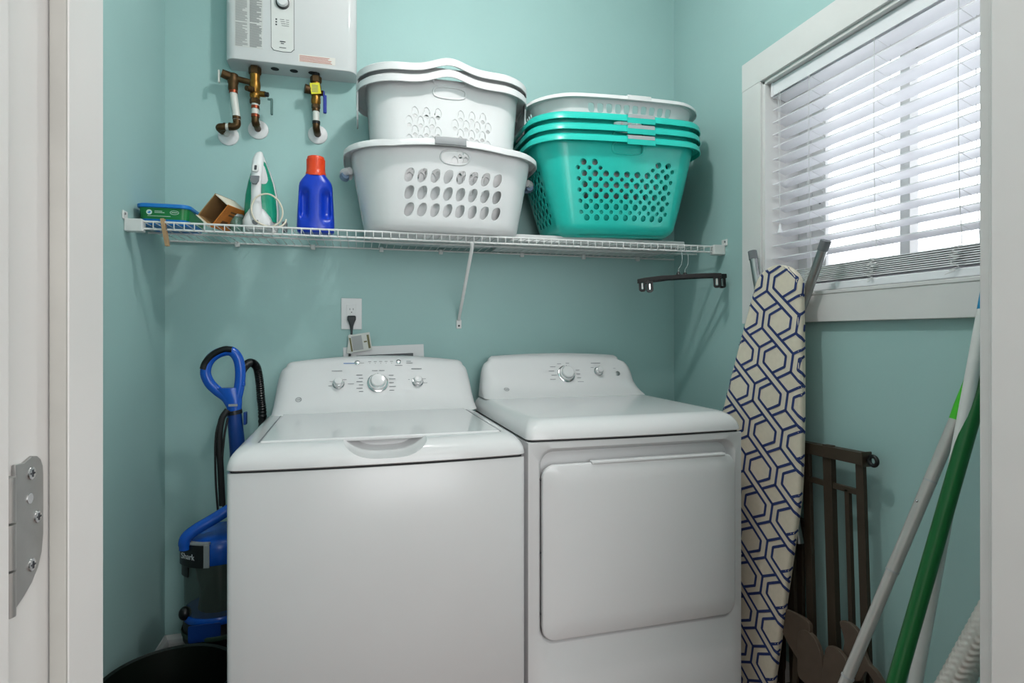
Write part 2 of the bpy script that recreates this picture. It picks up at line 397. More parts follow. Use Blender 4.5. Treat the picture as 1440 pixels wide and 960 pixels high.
for sx, x in ((1, XL), (-1, XR)):
    Mx = Matrix.Translation((x, 0, 0)) @ Matrix.Diagonal((sx, 1, 1, 1))
    br = MB().box((0, SY - .012, SZ - .030), (.046, SY + .018, SZ + .006), Mx)
    b_ = obj('end_bracket', br, WIREW, sh, bevel=.003)
    obj('bracket_ear', MB().box((0, SY - .026, SZ + .002), (.005, SY + .006, SZ + .026), Mx), WIREW, b_, bevel=.002)
    obj('screw', MB().lathe([(.004, 0), (.003, .002)], 10, frame((x + sx * .005, SY - .016, SZ + .017), (0, sx, 0), (0, 0, 1))), GREYP, b_)
br_ = obj('support_brace', MB().tube([(.356, SY + .002, SZ - .022), (.357, SY + .006, SZ - .036), (.369, YB - .014, 1.235), (.370, YB - .006, 1.224)], .0062, 10, flat=.75), WIREW, sh, smooth=50)
obj('brace_foot', MB().box((.360, YB - .005, 1.192), (.380, YB - .0005, 1.226)), WIREW, br_, bevel=.003)
obj('screw', MB().lathe([(.004, 0), (.0035, .002)], 10, frame((.370, YB - .005, 1.203), (1, 0, 0), (0, 0, 1))), DPRINT, br_)
for x in (-.41, -.16, .08, .30, .62, .88, 1.12):
    obj('wall_clip', MB().box((x - .008, YB - .013, SZ - .016), (x + .008, YB - .0005, SZ + .002)), WIREW, sh, bevel=.003)

# ------------------------------------------------------------------ washer and dryer
def outline(W, D, bow, ins_f, ins_s, ins_b, r, n=16):
    """rounded rectangle with a bowed front, counter-clockwise from the front left"""
    x0, x1, y0, y1 = ins_s, W - ins_s, ins_f, D - ins_b; p = []
    def fy(x): return -bow * (1 - (2 * x / W - 1) ** 2)
    for k in range(7):
        t = PI + PI / 2 * k / 6; p.append((x0 + r + r * math.cos(t), y0 + r + r * math.sin(t)))
    for k in range(1, n): p.append((x0 + r + (x1 - x0 - 2 * r) * k / n, y0))
    for k in range(7):
        t = -PI / 2 + PI / 2 * k / 6; p.append((x1 - r + r * math.cos(t), y0 + r + r * math.sin(t)))
    p += [(x1, y1), (x0, y1)]
    return [(x, y + fy(x) * max(0, 1 - (y - ins_f) / .25)) for x, y in p]
def top_loft(W, D, bow, z0, a_f, a_s, c, r, zb=None):
    rings = [[(x, y, z0) for x, y in outline(W, D, bow, .004, .004, 0, r)]]
    for k in range(0, 10):
        t = PI / 2 * k / 9
        rings.append([(x, y, z0 + .003 + (c - .003) * math.sin(t)) for x, y in outline(W, D, bow, a_f * (1 - math.cos(t)), a_s * (1 - math.cos(t)), 0, r + .5 * a_s * (1 - math.cos(t)))])
    return rings
def console(W, x0, x1, xt0, xt1, yf0, zf0, yf1, zf1, yb, crown, r=.05, fillet=.035):
    """back panel: rows of U-shaped rings from the deck to the rounded top"""
    rows = []; N = 14
    for i in range(N + 1):
        t = i / N
        yf = yf0 + (yf1 - yf0) * t; zf = zf0 + (zf1 - zf0) * t
        yf -= fillet * (1 - t) ** 6
        e = max(0, (t - .55) / .45)
        s = .35 * t + .65 * (1 - math.sqrt(max(0, 1 - e * e)))
        rows.append((yf, zf, x0 + (xt0 - x0) * s, x1 + (xt1 - x1) * s))
    yf, zf, a, b = rows[-1]; rt = .022
    for i in range(1, 7):
        t = PI / 2 * i / 6
        rows.append((yf + rt * (1 - math.cos(t)) + rt * .5 * math.sin(t), zf + rt * math.sin(t) * .8, a + rt * (1 - math.cos(t)) * 1.2, b - rt * (1 - math.cos(t)) * 1.2))
    rings = []; n = 12
    for yf, zf, a, b in rows:
        p = [(a, yb)]; rr = min(r, (yb - yf) * .8)
        for k in range(7):
            t = PI + PI / 2 * k / 6; p.append((a + rr + rr * math.cos(t), yf + rr + rr * math.sin(t)))
        for k in range(1, n): p.append((a + rr + (b - a - 2 * rr) * k / n, yf))
        for k in range(7):
            t = -PI / 2 + PI / 2 * k / 6; p.append((b - rr + rr * math.cos(t), yf + rr + rr * math.sin(t)))
        p.append((b, yb)); hw = (b - a) / 2; mx = (a + b) / 2
        f = min(1, max(0, (zf - zf0) / (zf1 - zf0)))
        rings.append([(x, y, zf + crown * f * (1 - ((x - mx) / hw) ** 2)) for x, y in p])
    return rings
def knob(par, M, r, ring=True, name='knob'):
    b_ = obj('knob_bezel', MB().lathe([(r * 1.18, 0), (r * 1.16, .003), (r * 1.02, .005)], 32, M), CHROME if ring else PWHITE, par, smooth=40)
    k_ = obj(name, MB().lathe([(r, .002), (r * .98, .014), (r * .80, .0165), (r * .78, .024), (r * .7, .0265), (r * .3, .0272)], 32, M), ENAMEL, par, smooth=35)
    obj('knob_ring', MB().lathe([(r * .86, .0150), (r * .86, .0175), (r * .76, .0182)], 32, M), CHROME, k_, smooth=40)
    obj('knob_dent', MB().box((-.0008, r * .74, .0120), (.0008, r * 1.01, .0150), M), DPRINT, k_)
    return k_
def emblem(par, M, r):
    e = obj('emblem', MB().loft([[(r * math.cos(t), r * math.sin(t), .0006) for t in [2 * PI * k / 28 for k in range(28)]], [(r * .82 * math.cos(t), r * .82 * math.sin(t), .0006) for t in [2 * PI * k / 28 for k in range(28)]]], False, False, M=M), GREYP, par)
    text('emblem_letters', 'GE', r * 1.05, M @ Matrix.Translation((0, 0, .0004)), GREYP, e, .0001)

# ---- washer
WW, WD, WZ = .70, .685, .863
wa = thing('washing_machine', 'white top-load washing machine, left of the white dryer', 'washing machine', (-.288, 1.405, 0), math.radians(1.0))
MA = wm(wa)
BOW = .018
body = [[(x, y, z) for x, y in outline(WW, WD, BOW, i, i, i, .012)] for z, i in ((.02, .004), (.024, .002), (WZ - .007, .002), (WZ - .0045, .003))]
obj('cabinet', MB().loft(body, M=MA), SHEET, wa, smooth=30)
obj('seam', MB().loft([[(x, y, z) for x, y in outline(WW, WD, BOW, .008, .008, .002, .01)] for z in (WZ - .008, WZ + .002)], M=MA), DARKGAP, wa)
for fx in (.05, WW - .05):
    for fy in (.06, WD - .06): obj('foot', MB().lathe([(.022, 0), (.022, .012), (.012, .014), (.012, .03)], 16, MA @ Matrix.Translation((fx, fy, 0))), RUBBER, wa)
deck = obj('top_deck', MB().loft(top_loft(WW, WD, BOW, WZ, .060, .042, .052, .02), M=MA), ENAMEL, wa, smooth=40)
ZD = WZ + .052
# hand scoop cut into the front lip
cut = MB()
def se(t, e): return math.copysign(abs(t) ** e, t)
sc_pts = []
for k in range(25):
    q = -1 + 2 * k / 24; sc_pts.append((.352 + .112 * q, ZD + .012 - .047 * (1 - abs(q) ** 3.2)))
sc_pts += [(.352 + .112, ZD + .03), (.352 - .112, ZD + .03)]
def sc_ring(y, k, dz): return [(.352 + (x - .352) * k, y, max(z, ZD - .04) + dz * (1 if z < ZD + .012 else 0)) for x, z in sc_pts]
cut.loft([sc_ring(-.06, 1.04, -.004), sc_ring(-.010, 1.02, -.002), sc_ring(.02, 1.0, 0), sc_ring(.060, .96, .002), sc_ring(.085, .86, .012)], M=MA)
cme = bpy.data.meshes.new('scoop_cut'); cme.from_pydata(cut.v, [], cut.f)
bb_ = bmesh.new(); bb_.from_mesh(cme); bmesh.ops.recalc_face_normals(bb_, faces=bb_.faces); bb_.to_mesh(cme); bb_.free()
co_ = bpy.data.objects.new('scoop_cut', cme); COL.objects.link(co_)
bo = deck.modifiers.new('scoop', 'BOOLEAN'); bo.object = co_; bo.operation = 'DIFFERENCE'; bo.solver = 'EXACT'
dg = bpy.context.evaluated_depsgraph_get(); dg.update()
nm = bpy.data.meshes.new_from_object(deck.evaluated_get(dg)); deck.modifiers.remove(bo); deck.data = nm
bpy.data.objects.remove(co_)
nm.shade_smooth(); nm.set_sharp_from_angle(angle=math.radians(40))
# lid: slab with a handle cut-back and a visible gap on each side
lx0, lx1, ly0, ly1 = .064, WW - .054, .060, .545
lid = obj('lid', MB().loft([[(x, y, z) for x, y in [(lx0, ly0), (.245, ly0 - .003), (.35, ly0 - .004), (.46, ly0 - .003), (lx1, ly0), (lx1 - .004, ly1), (lx0 + .004, ly1)]] for z in (ZD - .006, ZD + .004)], M=MA), ENAMEL, wa, bevel=.0035, seg=3)
for xx, q in ((lx0, -1), (lx1, 1)):
    obj('lid_gap', MB().box((xx + q * .0035 - .0016, ly0 + .004, ZD - .001), (xx + q * .0035 + .0016, ly1, ZD + .0006), MA), GREYP, wa)
    obj('lid_hinge', MB().box((xx - q * .006 - .004, ly1 - .012, ZD + .002), (xx - q * .006 + .004, ly1 - .004, ZD + .0046), MA), GREYP, lid)
# control panel
YF0, ZF0, YF1, ZF1 = .555, ZD - .002, .655, 1.060
cp = obj('control_panel', MB().loft(console(WW, .028, WW - .006, .062, WW - .034, YF0, ZF0, YF1, ZF1, WD + .005, .018), M=MA), PANEL, wa, smooth=45)
SL = math.hypot(YF1 - YF0, ZF1 - ZF0)
def pm(u, s, lift=.0012, crown=.018, hw=.3, cxm=.35, a=(YF0, ZF0), b=(YF1, ZF1), MM=None, sl=None, fil=.035):
    """frame on the sloping panel face at x = u and height s along the slope"""
    sl = sl or SL; t = s / sl
    ex = Vector((1, 0, -2 * crown * t * (u - cxm) / hw ** 2)); ey = Vector((0, b[0] - a[0] + 6 * fil * (1 - t) ** 5, b[1] - a[1] + crown * (1 - ((u - cxm) / hw) ** 2)))
    o = Vector((u, a[0] + (b[0] - a[0]) * t - fil * (1 - t) ** 6, a[1] + (b[1] - a[1]) * t + crown * t * (1 - ((u - cxm) / hw) ** 2)))
    F = frame(o, ex, ey); F.translation += F.col[2].to_3d() * lift
    return (MM or MA) @ F
PANEL_W = dict(a=(YF0, ZF0), b=(YF1, ZF1), MM=MA, sl=SL)
def P_(u, s): return pm(u, s, **PANEL_W)
knob(cp, P_(.360, .098), .030); knob(cp, P_(.232, .099), .0165); knob(cp, P_(.495, .101), .0165)
for u, s in ((.293, .172), (.433, .174)):
    obj('button', MB().lathe([(.0085, 0), (.0085, .0016), (.006, .0024)], 20, P_(u, s)), CHROME, cp, smooth=40)
emblem(cp, P_(.109, .052), .0095)
MP = P_(.36, .10)
rects = []
rp = random.Random(3)
for k in range(6): rects.append((-.052 - (.018 if k % 2 else .010), -.034 + k * .0125, .020 if k % 2 else .014, .0022))
for k in range(5): rects.append((.038, -.032 + k * .0145, .022 if k % 2 else .016, .0022))
for x in (-.018, .006): rects.append((x, .0445, .018, .0022))
for k in range(5): rects += [(-.030 + k * .0185, .0805, .010, .0018), (-.026 + k * .0185, .0735, .002, .002)]
rects += [(.100, .0805, .016, .0018), (.100, .0735, .022, .0018), (.060, .064, .026, .002), (-.058, .0755, .014, .0014)]
rects += [(-.150, .046, .034, .002), (.116, .050, .036, .0026), (-.114, .012, .012, .0016), (-.098, -.004, .020, .0016), (-.156, .006, .012, .0016), (-.160, -.010, .012, .0016), (.152, .010, .012, .0016), (.154, -.006, .014, .0016), (.103, .008, .006, .0018)]
prints('panel_print', MP, rects, GREYP, cp)
prints('blue_print', MP, [(-.112, .074, .036, .0028)], mat('blue_print', '4a6fae', .6), cp)

# ---- dryer
DW, DD, DZ = .653, .66, .893
dr = thing('clothes_dryer', 'white front-load clothes dryer with a square door, right of the washer', 'dryer', (.420, 1.439, 0), math.radians(1.0))
MD = wm(dr); BD = .010
def fyd(x): return -BD * (1 - (2 * x / DW - 1) ** 2)
# front sheet with a pressed recess for the door
rc = rrect(.590, .506, .036, 8, .330, .615)          # recess outline (x, z)
ctr = (.330, .5)
def ray_rect(p):
    dx, dz = p[0] - ctr[0], p[1] - ctr[1]; ts = []
    if dx: ts.append(((DW - .002 if dx > 0 else .002) - ctr[0]) / dx)
    if dz: ts.append(((DZ - .0045 if dz > 0 else .02) - ctr[1]) / dz)
    t = min(t for t in ts if t > 0); return (ctr[0] + dx * t, ctr[1] + dz * t)
outer = [ray_rect(p) for p in rc]
for cx_, cz2 in ((.002, .02), (DW - .002, .02), (DW - .002, DZ - .0045), (.002, DZ - .0045)):   # snap to the true corners
    i = min(range(len(outer)), key=lambda i: (outer[i][0] - cx_) ** 2 + (outer[i][1] - cz2) ** 2); outer[i] = (cx_, cz2)
def off(pts, d):
    cx0 = sum(p[0] for p in pts) / len(pts); cz0 = sum(p[1] for p in pts) / len(pts)
    return [(cx0 + (x - cx0) * (1 - d / .295), cz0 + (z - cz0) * (1 - d / .253)) for x, z in pts]
r0, r1, r2 = off(rc, -.004), off(rc, 0), off(rc, .010)
rings = [[(x, DD, z) for x, z in outer], [(x, fyd(x) + .004, z) for x, z in outer], [(x * .994 + .002, fyd(x), z * .996 + .002) for x, z in outer],
         [(x, fyd(x), z) for x, z in r0], [(x, fyd(x) + .003, z) for x, z in r1], [(x, fyd(x) + .027, z) for x, z in r2], [(ctr[0] + (x - ctr[0]) * .3, .024, ctr[1] + (z - ctr[1]) * .3) for x, z in r2]]
obj('cabinet', MB().loft(rings, M=MD), SHEET, dr, smooth=35)
obj('seam', MB().loft([[(x, y, z) for x, y in outline(DW, DD, BD, .008, .008, .002, .01)] for z in (DZ - .009, DZ + .002)], M=MD), DARKGAP, dr)
for fx in (.05, DW - .05):
    for fy in (.06, DD - .06): obj('foot', MB().lathe([(.022, 0), (.022, .012), (.012, .014), (.012, .03)], 16, MD @ Matrix.Translation((fx, fy, 0))), RUBBER, dr)
do = rrect(.583, .458, .034, 8, .330, .601)
dr_rings = [[(x, fyd(x) + .016, z) for x, z in off(do, .004)], [(x, fyd(x) - .004, z) for x, z in do], [(x, fyd(x) - .0085, z) for x, z in off(do, .002)], [(x, fyd(x) - .0105, z) for x, z in off(do, .007)], [(x, fyd(x) - .0108, z) for x, z in off(do, .06)], [(ctr[0] + (x - .330) * .4, -BD - .0095, .6 + (z - .601) * .4) for x, z in do]]
door = obj('door', MB().loft(dr_rings, M=MD), ENAMEL, dr, smooth=35)
obj('finger_grip', MB().box((.175, fyd(.3) - .0075, .826), (.585, fyd(.3) + .012, .8345), MD), ENAMEL, door, bevel=.003)
for z in (.44, .60, .79): obj('hinge_screw', MB().lathe([(.003, 0), (.003, .004)], 10, frame(MD @ Vector((.0385, .004, z)), MD.to_3x3() @ Vector((0, 1, 0)), (0, 0, 1)) @ Matrix.Translation((0, 0, -.003))), DPRINT, door)
dk = obj('top_deck', MB().loft(top_loft(DW, DD, BD, DZ, .055, .040, .052, .02), M=MD), ENAMEL, dr, smooth=40)
DA, DB = (.575, .945), (.640, 1.072)
SLD = math.hypot(DB[0] - DA[0], DB[1] - DA[1])
dp = obj('control_panel', MB().loft(console(DW, .018, DW - .010, .052, DW - .075, DA[0], DA[1] - .002, DB[0], DB[1], DD, .008, .05, .06), M=MD), PANEL, dr, smooth=45)
def Q_(u, s): return pm(u, s, crown=.008, hw=.28, cxm=.32, a=DA, b=DB, MM=MD, sl=SLD, fil=.06)
knob(dp, Q_(.345, .080), .029); knob(dp, Q_(.478, .089), .0155)
obj('button', MB().lathe([(.0095, 0), (.0095, .002), (.007, .003)], 20, Q_(.557, .081)), STEEL, dp, smooth=40)
emblem(dp, Q_(.102, .029), .0095)
rects = []
for k in range(4): rects.append((-.068 + (.008 if k % 2 else 0), -.022 + k * .017, .022, .002))
for k in range(4): rects.append((.040, -.034 + k * .016, .016 if k else .024, .002))
rects += [(-.03, .041, .016, .002), (.005, .043, .014, .002), (-.022, -.044, .006, .0018), (-.006, -.047, .006, .0018), (.010, -.046, .006, .0018), (.108, .042, .040, .0024), (.104, .024, .012, .0018), (.197, .019, .010, .0014)]
prints('panel_print', Q_(.345, .080), rects, GREYP, dp)

# ------------------------------------------------------------------ water heater
HX0, HX1, HY0, HZ0, HZ1 = -.432, -.008, 2.104, 2.090, 2.40
wh = thing('water_heater', 'white tankless water heater box on the back wall above the pipes', 'water heater', ((HX0 + HX1) / 2, YB, HZ0))
def hring(ins, z):
    p = []
    for x, y, a in ((HX1 - .03, HY0 + .03, -PI / 2), ):
        pass
    r = .032
    for k in range(9):
        t = PI + PI / 2 * k / 8; p.append((HX0 + ins + r + r * math.cos(t), HY0 + ins + r + r * math.sin(t), z))
    for k in range(9):
        t = -PI / 2 + PI / 2 * k / 8; p.append((HX1 - ins - r + r * math.cos(t), HY0 + ins + r + r * math.sin(t), z))
    return p + [(HX1 - ins, YB - .001, z), (HX0 + ins, YB - .001, z)]
obj('casing', MB().loft([hring(.004, HZ0), hring(.0012, HZ0 + .0012), hring(0, HZ0 + .004), hring(0, HZ1)]), ENAMEL, wh, smooth=35)
MH = frame((HX0, HY0, HZ0), (1, 0, 0), (0, 0, 1))
# control panel inlay
kx0, kx1 = .142, .218
inl = [(kx0 + .002, .052), (kx0 + .010, .043), ((kx0 + kx1) / 2, .040), (kx1 - .010, .042), (kx1, .052), (kx1, .30), (kx0, .30)]
obj('panel_outline', MB().prism(inl, 0, .0010, MH), DPRINT, wh)
cx0, cy0 = (kx0 + kx1) / 2, .17
obj('panel_face', MB().prism([(cx0 + (x - cx0) * .965, cy0 + (y - cy0) * .99) for x, y in inl], 0, .0016, MH), mat('heater_panel', 'd2d2d0', .35), wh)
kn = obj('dial_ring', MB().lathe([(.0215, 0), (.0215, .006), (.018, .008)], 28, MH @ Matrix.Translation((.181, .206, .001))), BLACK, wh, smooth=40)
obj('dial', MB().lathe([(.0185, .004), (.0175, .016), (.015, .019)], 28, MH @ Matrix.Translation((.181, .207, .001))), PWHITE, kn, smooth=40)
rects = []
for k in range(4): rects += [(.172 + .002 * k, .149 - k * .0068, .014, .0014), (.191, .149 - k * .0068, .010, .0014)]
for k in range(3): rects.append((.158, .146 - k * .009, .005, .005))
rects += [(.172, .073, .018, .0035), (.175, .067, .010, .003), (.170, .053, .022, .0022)]
prints('panel_print', MH, rects, DPRINT, wh, .0022)
lb = obj('instruction_label', MB().box((.030, .042, 0), (.118, .30, .0006), MH), mat('label_paper', 'c6c6c4', .6), wh)
rects = []
rl = random.Random(5)
for cxl in (.033, .077):
    for k in range(60):
        v = .045 + k * .0042
        if (.122 < v < .128): continue
        rects.append((cxl, v, rl.choice((.036, .036, .038, .030, .022)), .0022 if cxl < .05 else .0030))
prints('label_print', MH, rects, mat('label_grey', '8f9090', .6), lb, .0011)
wl_ = obj('warning_label', MB().box((.232, .014, 0), (.352, .040, .0006), MH), mat('label_white', 'd6d2cc', .6), wh)
prints('warning_print', MH, [(.235, .0165 + k * .0044, rl.uniform(.085, .112), .0020) for k in range(5)], mat('label_red', 'b5665c', .6), wl_, .0011)
ox = [.150, .212, .273]
for x in ox: obj('outlet_hole', MB().lathe([(.0135, 0), (.0135, -.0016)], 20, Matrix.Translation((HX0 + x, 2.150, HZ0 + .0008))), DARKGAP, wh)
# ---- pipes below the heater
def pipe_ring(par, p, ax, r, m=COPPER, L=.010, name='crimp_ring'):
    a = Vector(ax).normalized(); p = Vector(p); return obj(name, MB().tube([p - a * L / 2, p + a * L / 2], r, 14), m, par, smooth=40)
def hexnut(par, p, r, h, m, name='nut'): return obj(name, MB().lathe([(r * .92, 0), (r, h * .15), (r, h * .85), (r * .92, h)], 6, Matrix.Translation(p)), m, par)
PY = 2.150
def escutcheon(par, x, z):
    obj('wall_flange', MB().lathe([(.034, 0), (.033, .004), (.024, .008), (.012, .010)], 28, frame((x, YB - .0005, z), (1, 0, 0), (0, 0, 1))), PWHITE, par, smooth=40)
# hot side: shut-off valve with a relief arm to the left
hv = thing('hot_water_valve', 'brass valve under the left end of the heater, with a relief pipe arm', 'valve', (-.345, PY, 2.09))
vx = -.346
hexnut(hv, (vx, PY, 2.062), .0205, .026, BRONZE)
obj('union_collar', MB().lathe([(.013, 0), (.013, .014)], 14, Matrix.Translation((vx, PY, 2.083))), RUBBER, hv)
obj('valve_body', MB().lathe([(.014, 1.978), (.017, 1.986), (.0175, 1.994), (.014, 2.000), (.0165, 2.008), (.0185, 2.022), (.0175, 2.036), (.0155, 2.044), (.0165, 2.058), (.0165, 2.064)], 18, Matrix.Translation((vx, PY, 0))), BRASS, hv, smooth=40)
obj('drain_port', MB().tube([(vx + .008, PY, 1.998), (vx + .034, PY - .006, 1.996)], .010, 12), BRASS, hv, smooth=40)
obj('port_cap', MB().tube([(vx + .034, PY - .006, 1.996), (vx + .044, PY - .008, 1.995)], .008, 12), RUBBER, hv, smooth=40)
obj('valve_stem', MB().tube([(vx - .006, PY - .010, 2.006), (vx - .022, PY - .030, 2.002)], [.011, .009], 12), BRONZE, hv, smooth=40)
h_ = obj('lever_handle', MB().box((vx + .052, PY - .020, 1.925), (vx + .059, PY - .008, 1.980)).box((vx + .042, PY - .016, 1.974), (vx + .058, PY - .010, 1.981)), mat('worn_green_lever', '4a6a66', .5), hv, bevel=.0015)
hexnut(hv, (vx, PY, 1.962), .0170, .018, BRONZE)
obj('pipe', MB().tube([(vx, PY, 1.972), (vx + .001, PY, 1.905)], .0115, 14), PEX, hv, smooth=40)
for z in (1.950, 1.921): pipe_ring(hv, (vx + .001, PY, z), (0, 0, 1), .0135)
obj('elbow', MB().tube(spline([(vx + .001, PY, 1.916), (vx + .001, PY, 1.902), (vx + .003, PY + .012, 1.892), (vx + .003, YB - .010, 1.890)], 5), [.012] * 5 + [.013] * 5 + [.011] * 6, 14), BRONZE, hv, smooth=40)
obj('pipe_stub', MB().tube([(vx + .003, YB - .020, 1.890), (vx + .003, YB - .001, 1.890)], .0105, 14), PEX, hv, smooth=40)
escutcheon(hv, vx + .003, 1.890)
# relief arm
tx = -.415
obj('arm', MB().tube([(vx - .010, PY, 2.034), (tx + .006, PY, 2.043)], .010, 12), BRONZE, hv, smooth=40)
obj('relief_valve', MB().lathe([(.014, 2.000), (.016, 2.006), (.0155, 2.022), (.018, 2.028), (.018, 2.050), (.015, 2.056)], 16, Matrix.Translation((tx, PY, 0))).tube([(tx, PY, 2.043), (tx - .034, PY - .010, 2.052)], [.016, .014], 12), BRONZE, hv, smooth=40)
obj('relief_lever', MB().box((tx - .043, PY - .022, 2.016), (tx - .038, PY - .010, 2.058)), PEX, hv, bevel=.001)
obj('pipe', MB().tube([(tx, PY, 2.002), (tx + .012, PY, 1.900)], .0120, 14), PEX, hv, smooth=40)
pipe_ring(hv, (tx + .001, PY, 1.996), (0, 0, 1), .014); pipe_ring(hv, (tx + .011, PY, 1.908), (0, 0, 1), .0135, BRONZE)
obj('elbow', MB().tube(spline([(tx + .011, PY, 1.902), (tx + .012, PY, 1.886), (tx + .002, PY, 1.878), (tx - .012, PY, 1.877)], 5), .0125, 14), BRONZE, hv, smooth=40)
obj('pipe', MB().tube([(tx - .004, PY, 1.877), (tx - .030, PY, 1.874)], .011, 14), PEX, hv, smooth=40)
pipe_ring(hv, (tx - .010, PY, 1.877), (1, 0, 0), .0132, BRONZE, .007); pipe_ring(hv, (tx - .026, PY, 1.875), (1, 0, 0), .0132, BRONZE, .007)
obj('elbow', MB().tube(spline([(tx - .026, PY, 1.874), (tx - .040, PY, 1.872), (tx - .043, PY + .008, 1.870), (tx - .036, PY + .024, 1.866)], 5), .0125, 14), BRONZE, hv, smooth=40)
obj('pipe_stub', MB().tube([(tx - .036, PY + .018, 1.866), (tx - .026, YB - .001, 1.862)], .0105, 14), PEX, hv, smooth=40)
escutcheon(hv, tx - .024, 1.860)
# cold side
cv = thing('cold_water_valve', 'brass valve under the right end of the heater, with blue lever and yellow tag', 'valve', (-.146, PY, 2.09))
vx = -.147
hexnut(cv, (vx, PY, 2.056), .0195, .022, BRONZE)
obj('union_collar', MB().lathe([(.013, 0), (.013, .018)], 14, Matrix.Translation((vx, PY, 2.076))), RUBBER, cv)
obj('valve_body', MB().lathe([(.013, 1.978), (.0165, 1.986), (.0165, 2.000), (.015, 2.006), (.0175, 2.014), (.0175, 2.044), (.0145, 2.052), (.0145, 2.058)], 18, Matrix.Translation((vx, PY, 0))), BRASS, cv, smooth=40)
obj('drain_port', MB().tube([(vx - .008, PY - .004, 2.026), (vx - .036, PY - .012, 2.028)], [.013, .016], 14), BRONZE, cv, smooth=40)
obj('lever_hub', MB().tube([(vx + .008, PY - .004, 2.020), (vx + .028, PY - .010, 2.018)], .009, 12), BRONZE, cv, smooth=40)
obj('lever_handle', MB().box((vx + .025, PY - .020, 1.946), (vx + .037, PY - .010, 2.010)).box((vx + .024, PY - .018, 2.002), (vx + .030, PY - .008, 2.026)), mat('blue_lever', '1b2f8f', .4), cv, bevel=.003)
tg = obj('paper_tag', MB().box((vx - .017, PY - .0205, 2.010), (vx + .016, PY - .0195, 2.048), Matrix.Translation((vx, PY, 2.03)) @ Matrix.Rotation(-.15, 4, 'Y') @ Matrix.Translation((-vx, -PY, -2.03))), mat('yellow_tag', 'd7cf2c', .6), cv)
prints('tag_print', frame((vx - .012, PY - .0205, 2.016), (1, 0, .0), (0, 0, 1)), [(0, k * .0055, .020, .002) for k in range(5)], GREYP, tg)
hexnut(cv, (vx, PY, 1.966), .0150, .014, BRONZE)
obj('pipe', MB().tube([(vx, PY, 1.972), (vx + .001, PY, 1.900)], .0115, 14), PEX, cv, smooth=40)
pipe_ring(cv, (vx, PY, 1.960), (0, 0, 1), .0135, BRONZE); pipe_ring(cv, (vx + .001, PY, 1.916), (0, 0, 1), .0135, RUBBER)
obj('elbow', MB().tube(spline([(vx + .001, PY, 1.911), (vx + .001, PY, 1.900), (vx + .002, PY + .010, 1.892), (vx + .003, YB - .010, 1.890)], 5), .0122, 14), BRONZE, cv, smooth=40)
obj('pipe_stub', MB().tube([(vx + .003, YB - .020, 1.890), (vx + .003, YB - .001, 1.890)], .0105, 14), PEX, cv, smooth=40)
escutcheon(cv, vx + .003, 1.890)

# ------------------------------------------------------------------ laundry baskets
class Basket:
    def __init__(s, cx, cy, z0, H, base, top, rb, rt, bowx=.0, bowy=.02, flare=1.0):
        s.__dict__.update(locals())
    def P(s, side, t, h, out=0.0, dz=0.0):
        g = h ** s.flare
        hw = s.base[0] + (s.top[0] - s.base[0]) * g; hd = s.base[1] + (s.top[1] - s.base[1]) * g; r = s.rb + (s.rt - s.rb) * g
        if h < .08: k = .02 * (1 - h / .08) ** 2; hw -= k; hd -= k
        hw += out; hd += out; r += out
        if side % 2 == 0:
            sg = -1 if side == 0 else 1
            if abs(t) <= 1: x, y = t * (hw - r) * (1 if side == 0 else -1), sg * hd
        else:
            sg = 1 if side == 1 else -1
            x, y = sg * hw, t * (hd - r) * (1 if side == 1 else -1)
        return s.fin(x, y, hw, hd, h, dz)
    def C(s, k, q, h, out=0.0, dz=0.0):
        """corner after side k, q in 0..1"""
        g = h ** s.flare
        hw = s.base[0] + (s.top[0] - s.base[0]) * g; hd = s.base[1] + (s.top[1] - s.base[1]) * g; r = s.rb + (s.rt - s.rb) * g
        if h < .08: kk = .02 * (1 - h / .08) ** 2; hw -= kk; hd -= kk
        hw += out; hd += out; r += out
        cxs, cys, a0 = ((1, -1, -PI / 2), (1, 1, 0), (-1, 1, PI / 2), (-1, -1, PI))[k]
        a = a0 + q * PI / 2
        return s.fin(cxs * (hw - r) + r * math.cos(a), cys * (hd - r) + r * math.sin(a), hw, hd, h, dz)
    def fin(s, x, y, hw, hd, h, dz):
        y2 = y * (1 + (s.bowy / hd) * (1 - (x / hw) ** 2)); x2 = x * (1 + (s.bowx / hw) * (1 - (y / hd) ** 2))
        return (s.cx + x2, s.cy + y2, s.z0 + s.H * h + dz)
def diamond(a, e=1.0):
    return lambda t: a / (abs(math.cos(t)) ** (2 / e) + abs(math.sin(t)) ** (2 / e)) ** (e / 2)
def slant_ellipse(a, b, ang):
    return lambda t: a * b / math.sqrt((b * math.cos(t - ang)) ** 2 + (a * math.sin(t - ang)) ** 2)
def squircle(a, b, p=4):
    return lambda t: 1 / ((abs(math.cos(t)) / a) ** p + (abs(math.sin(t)) / b) ** p) ** (1 / p)
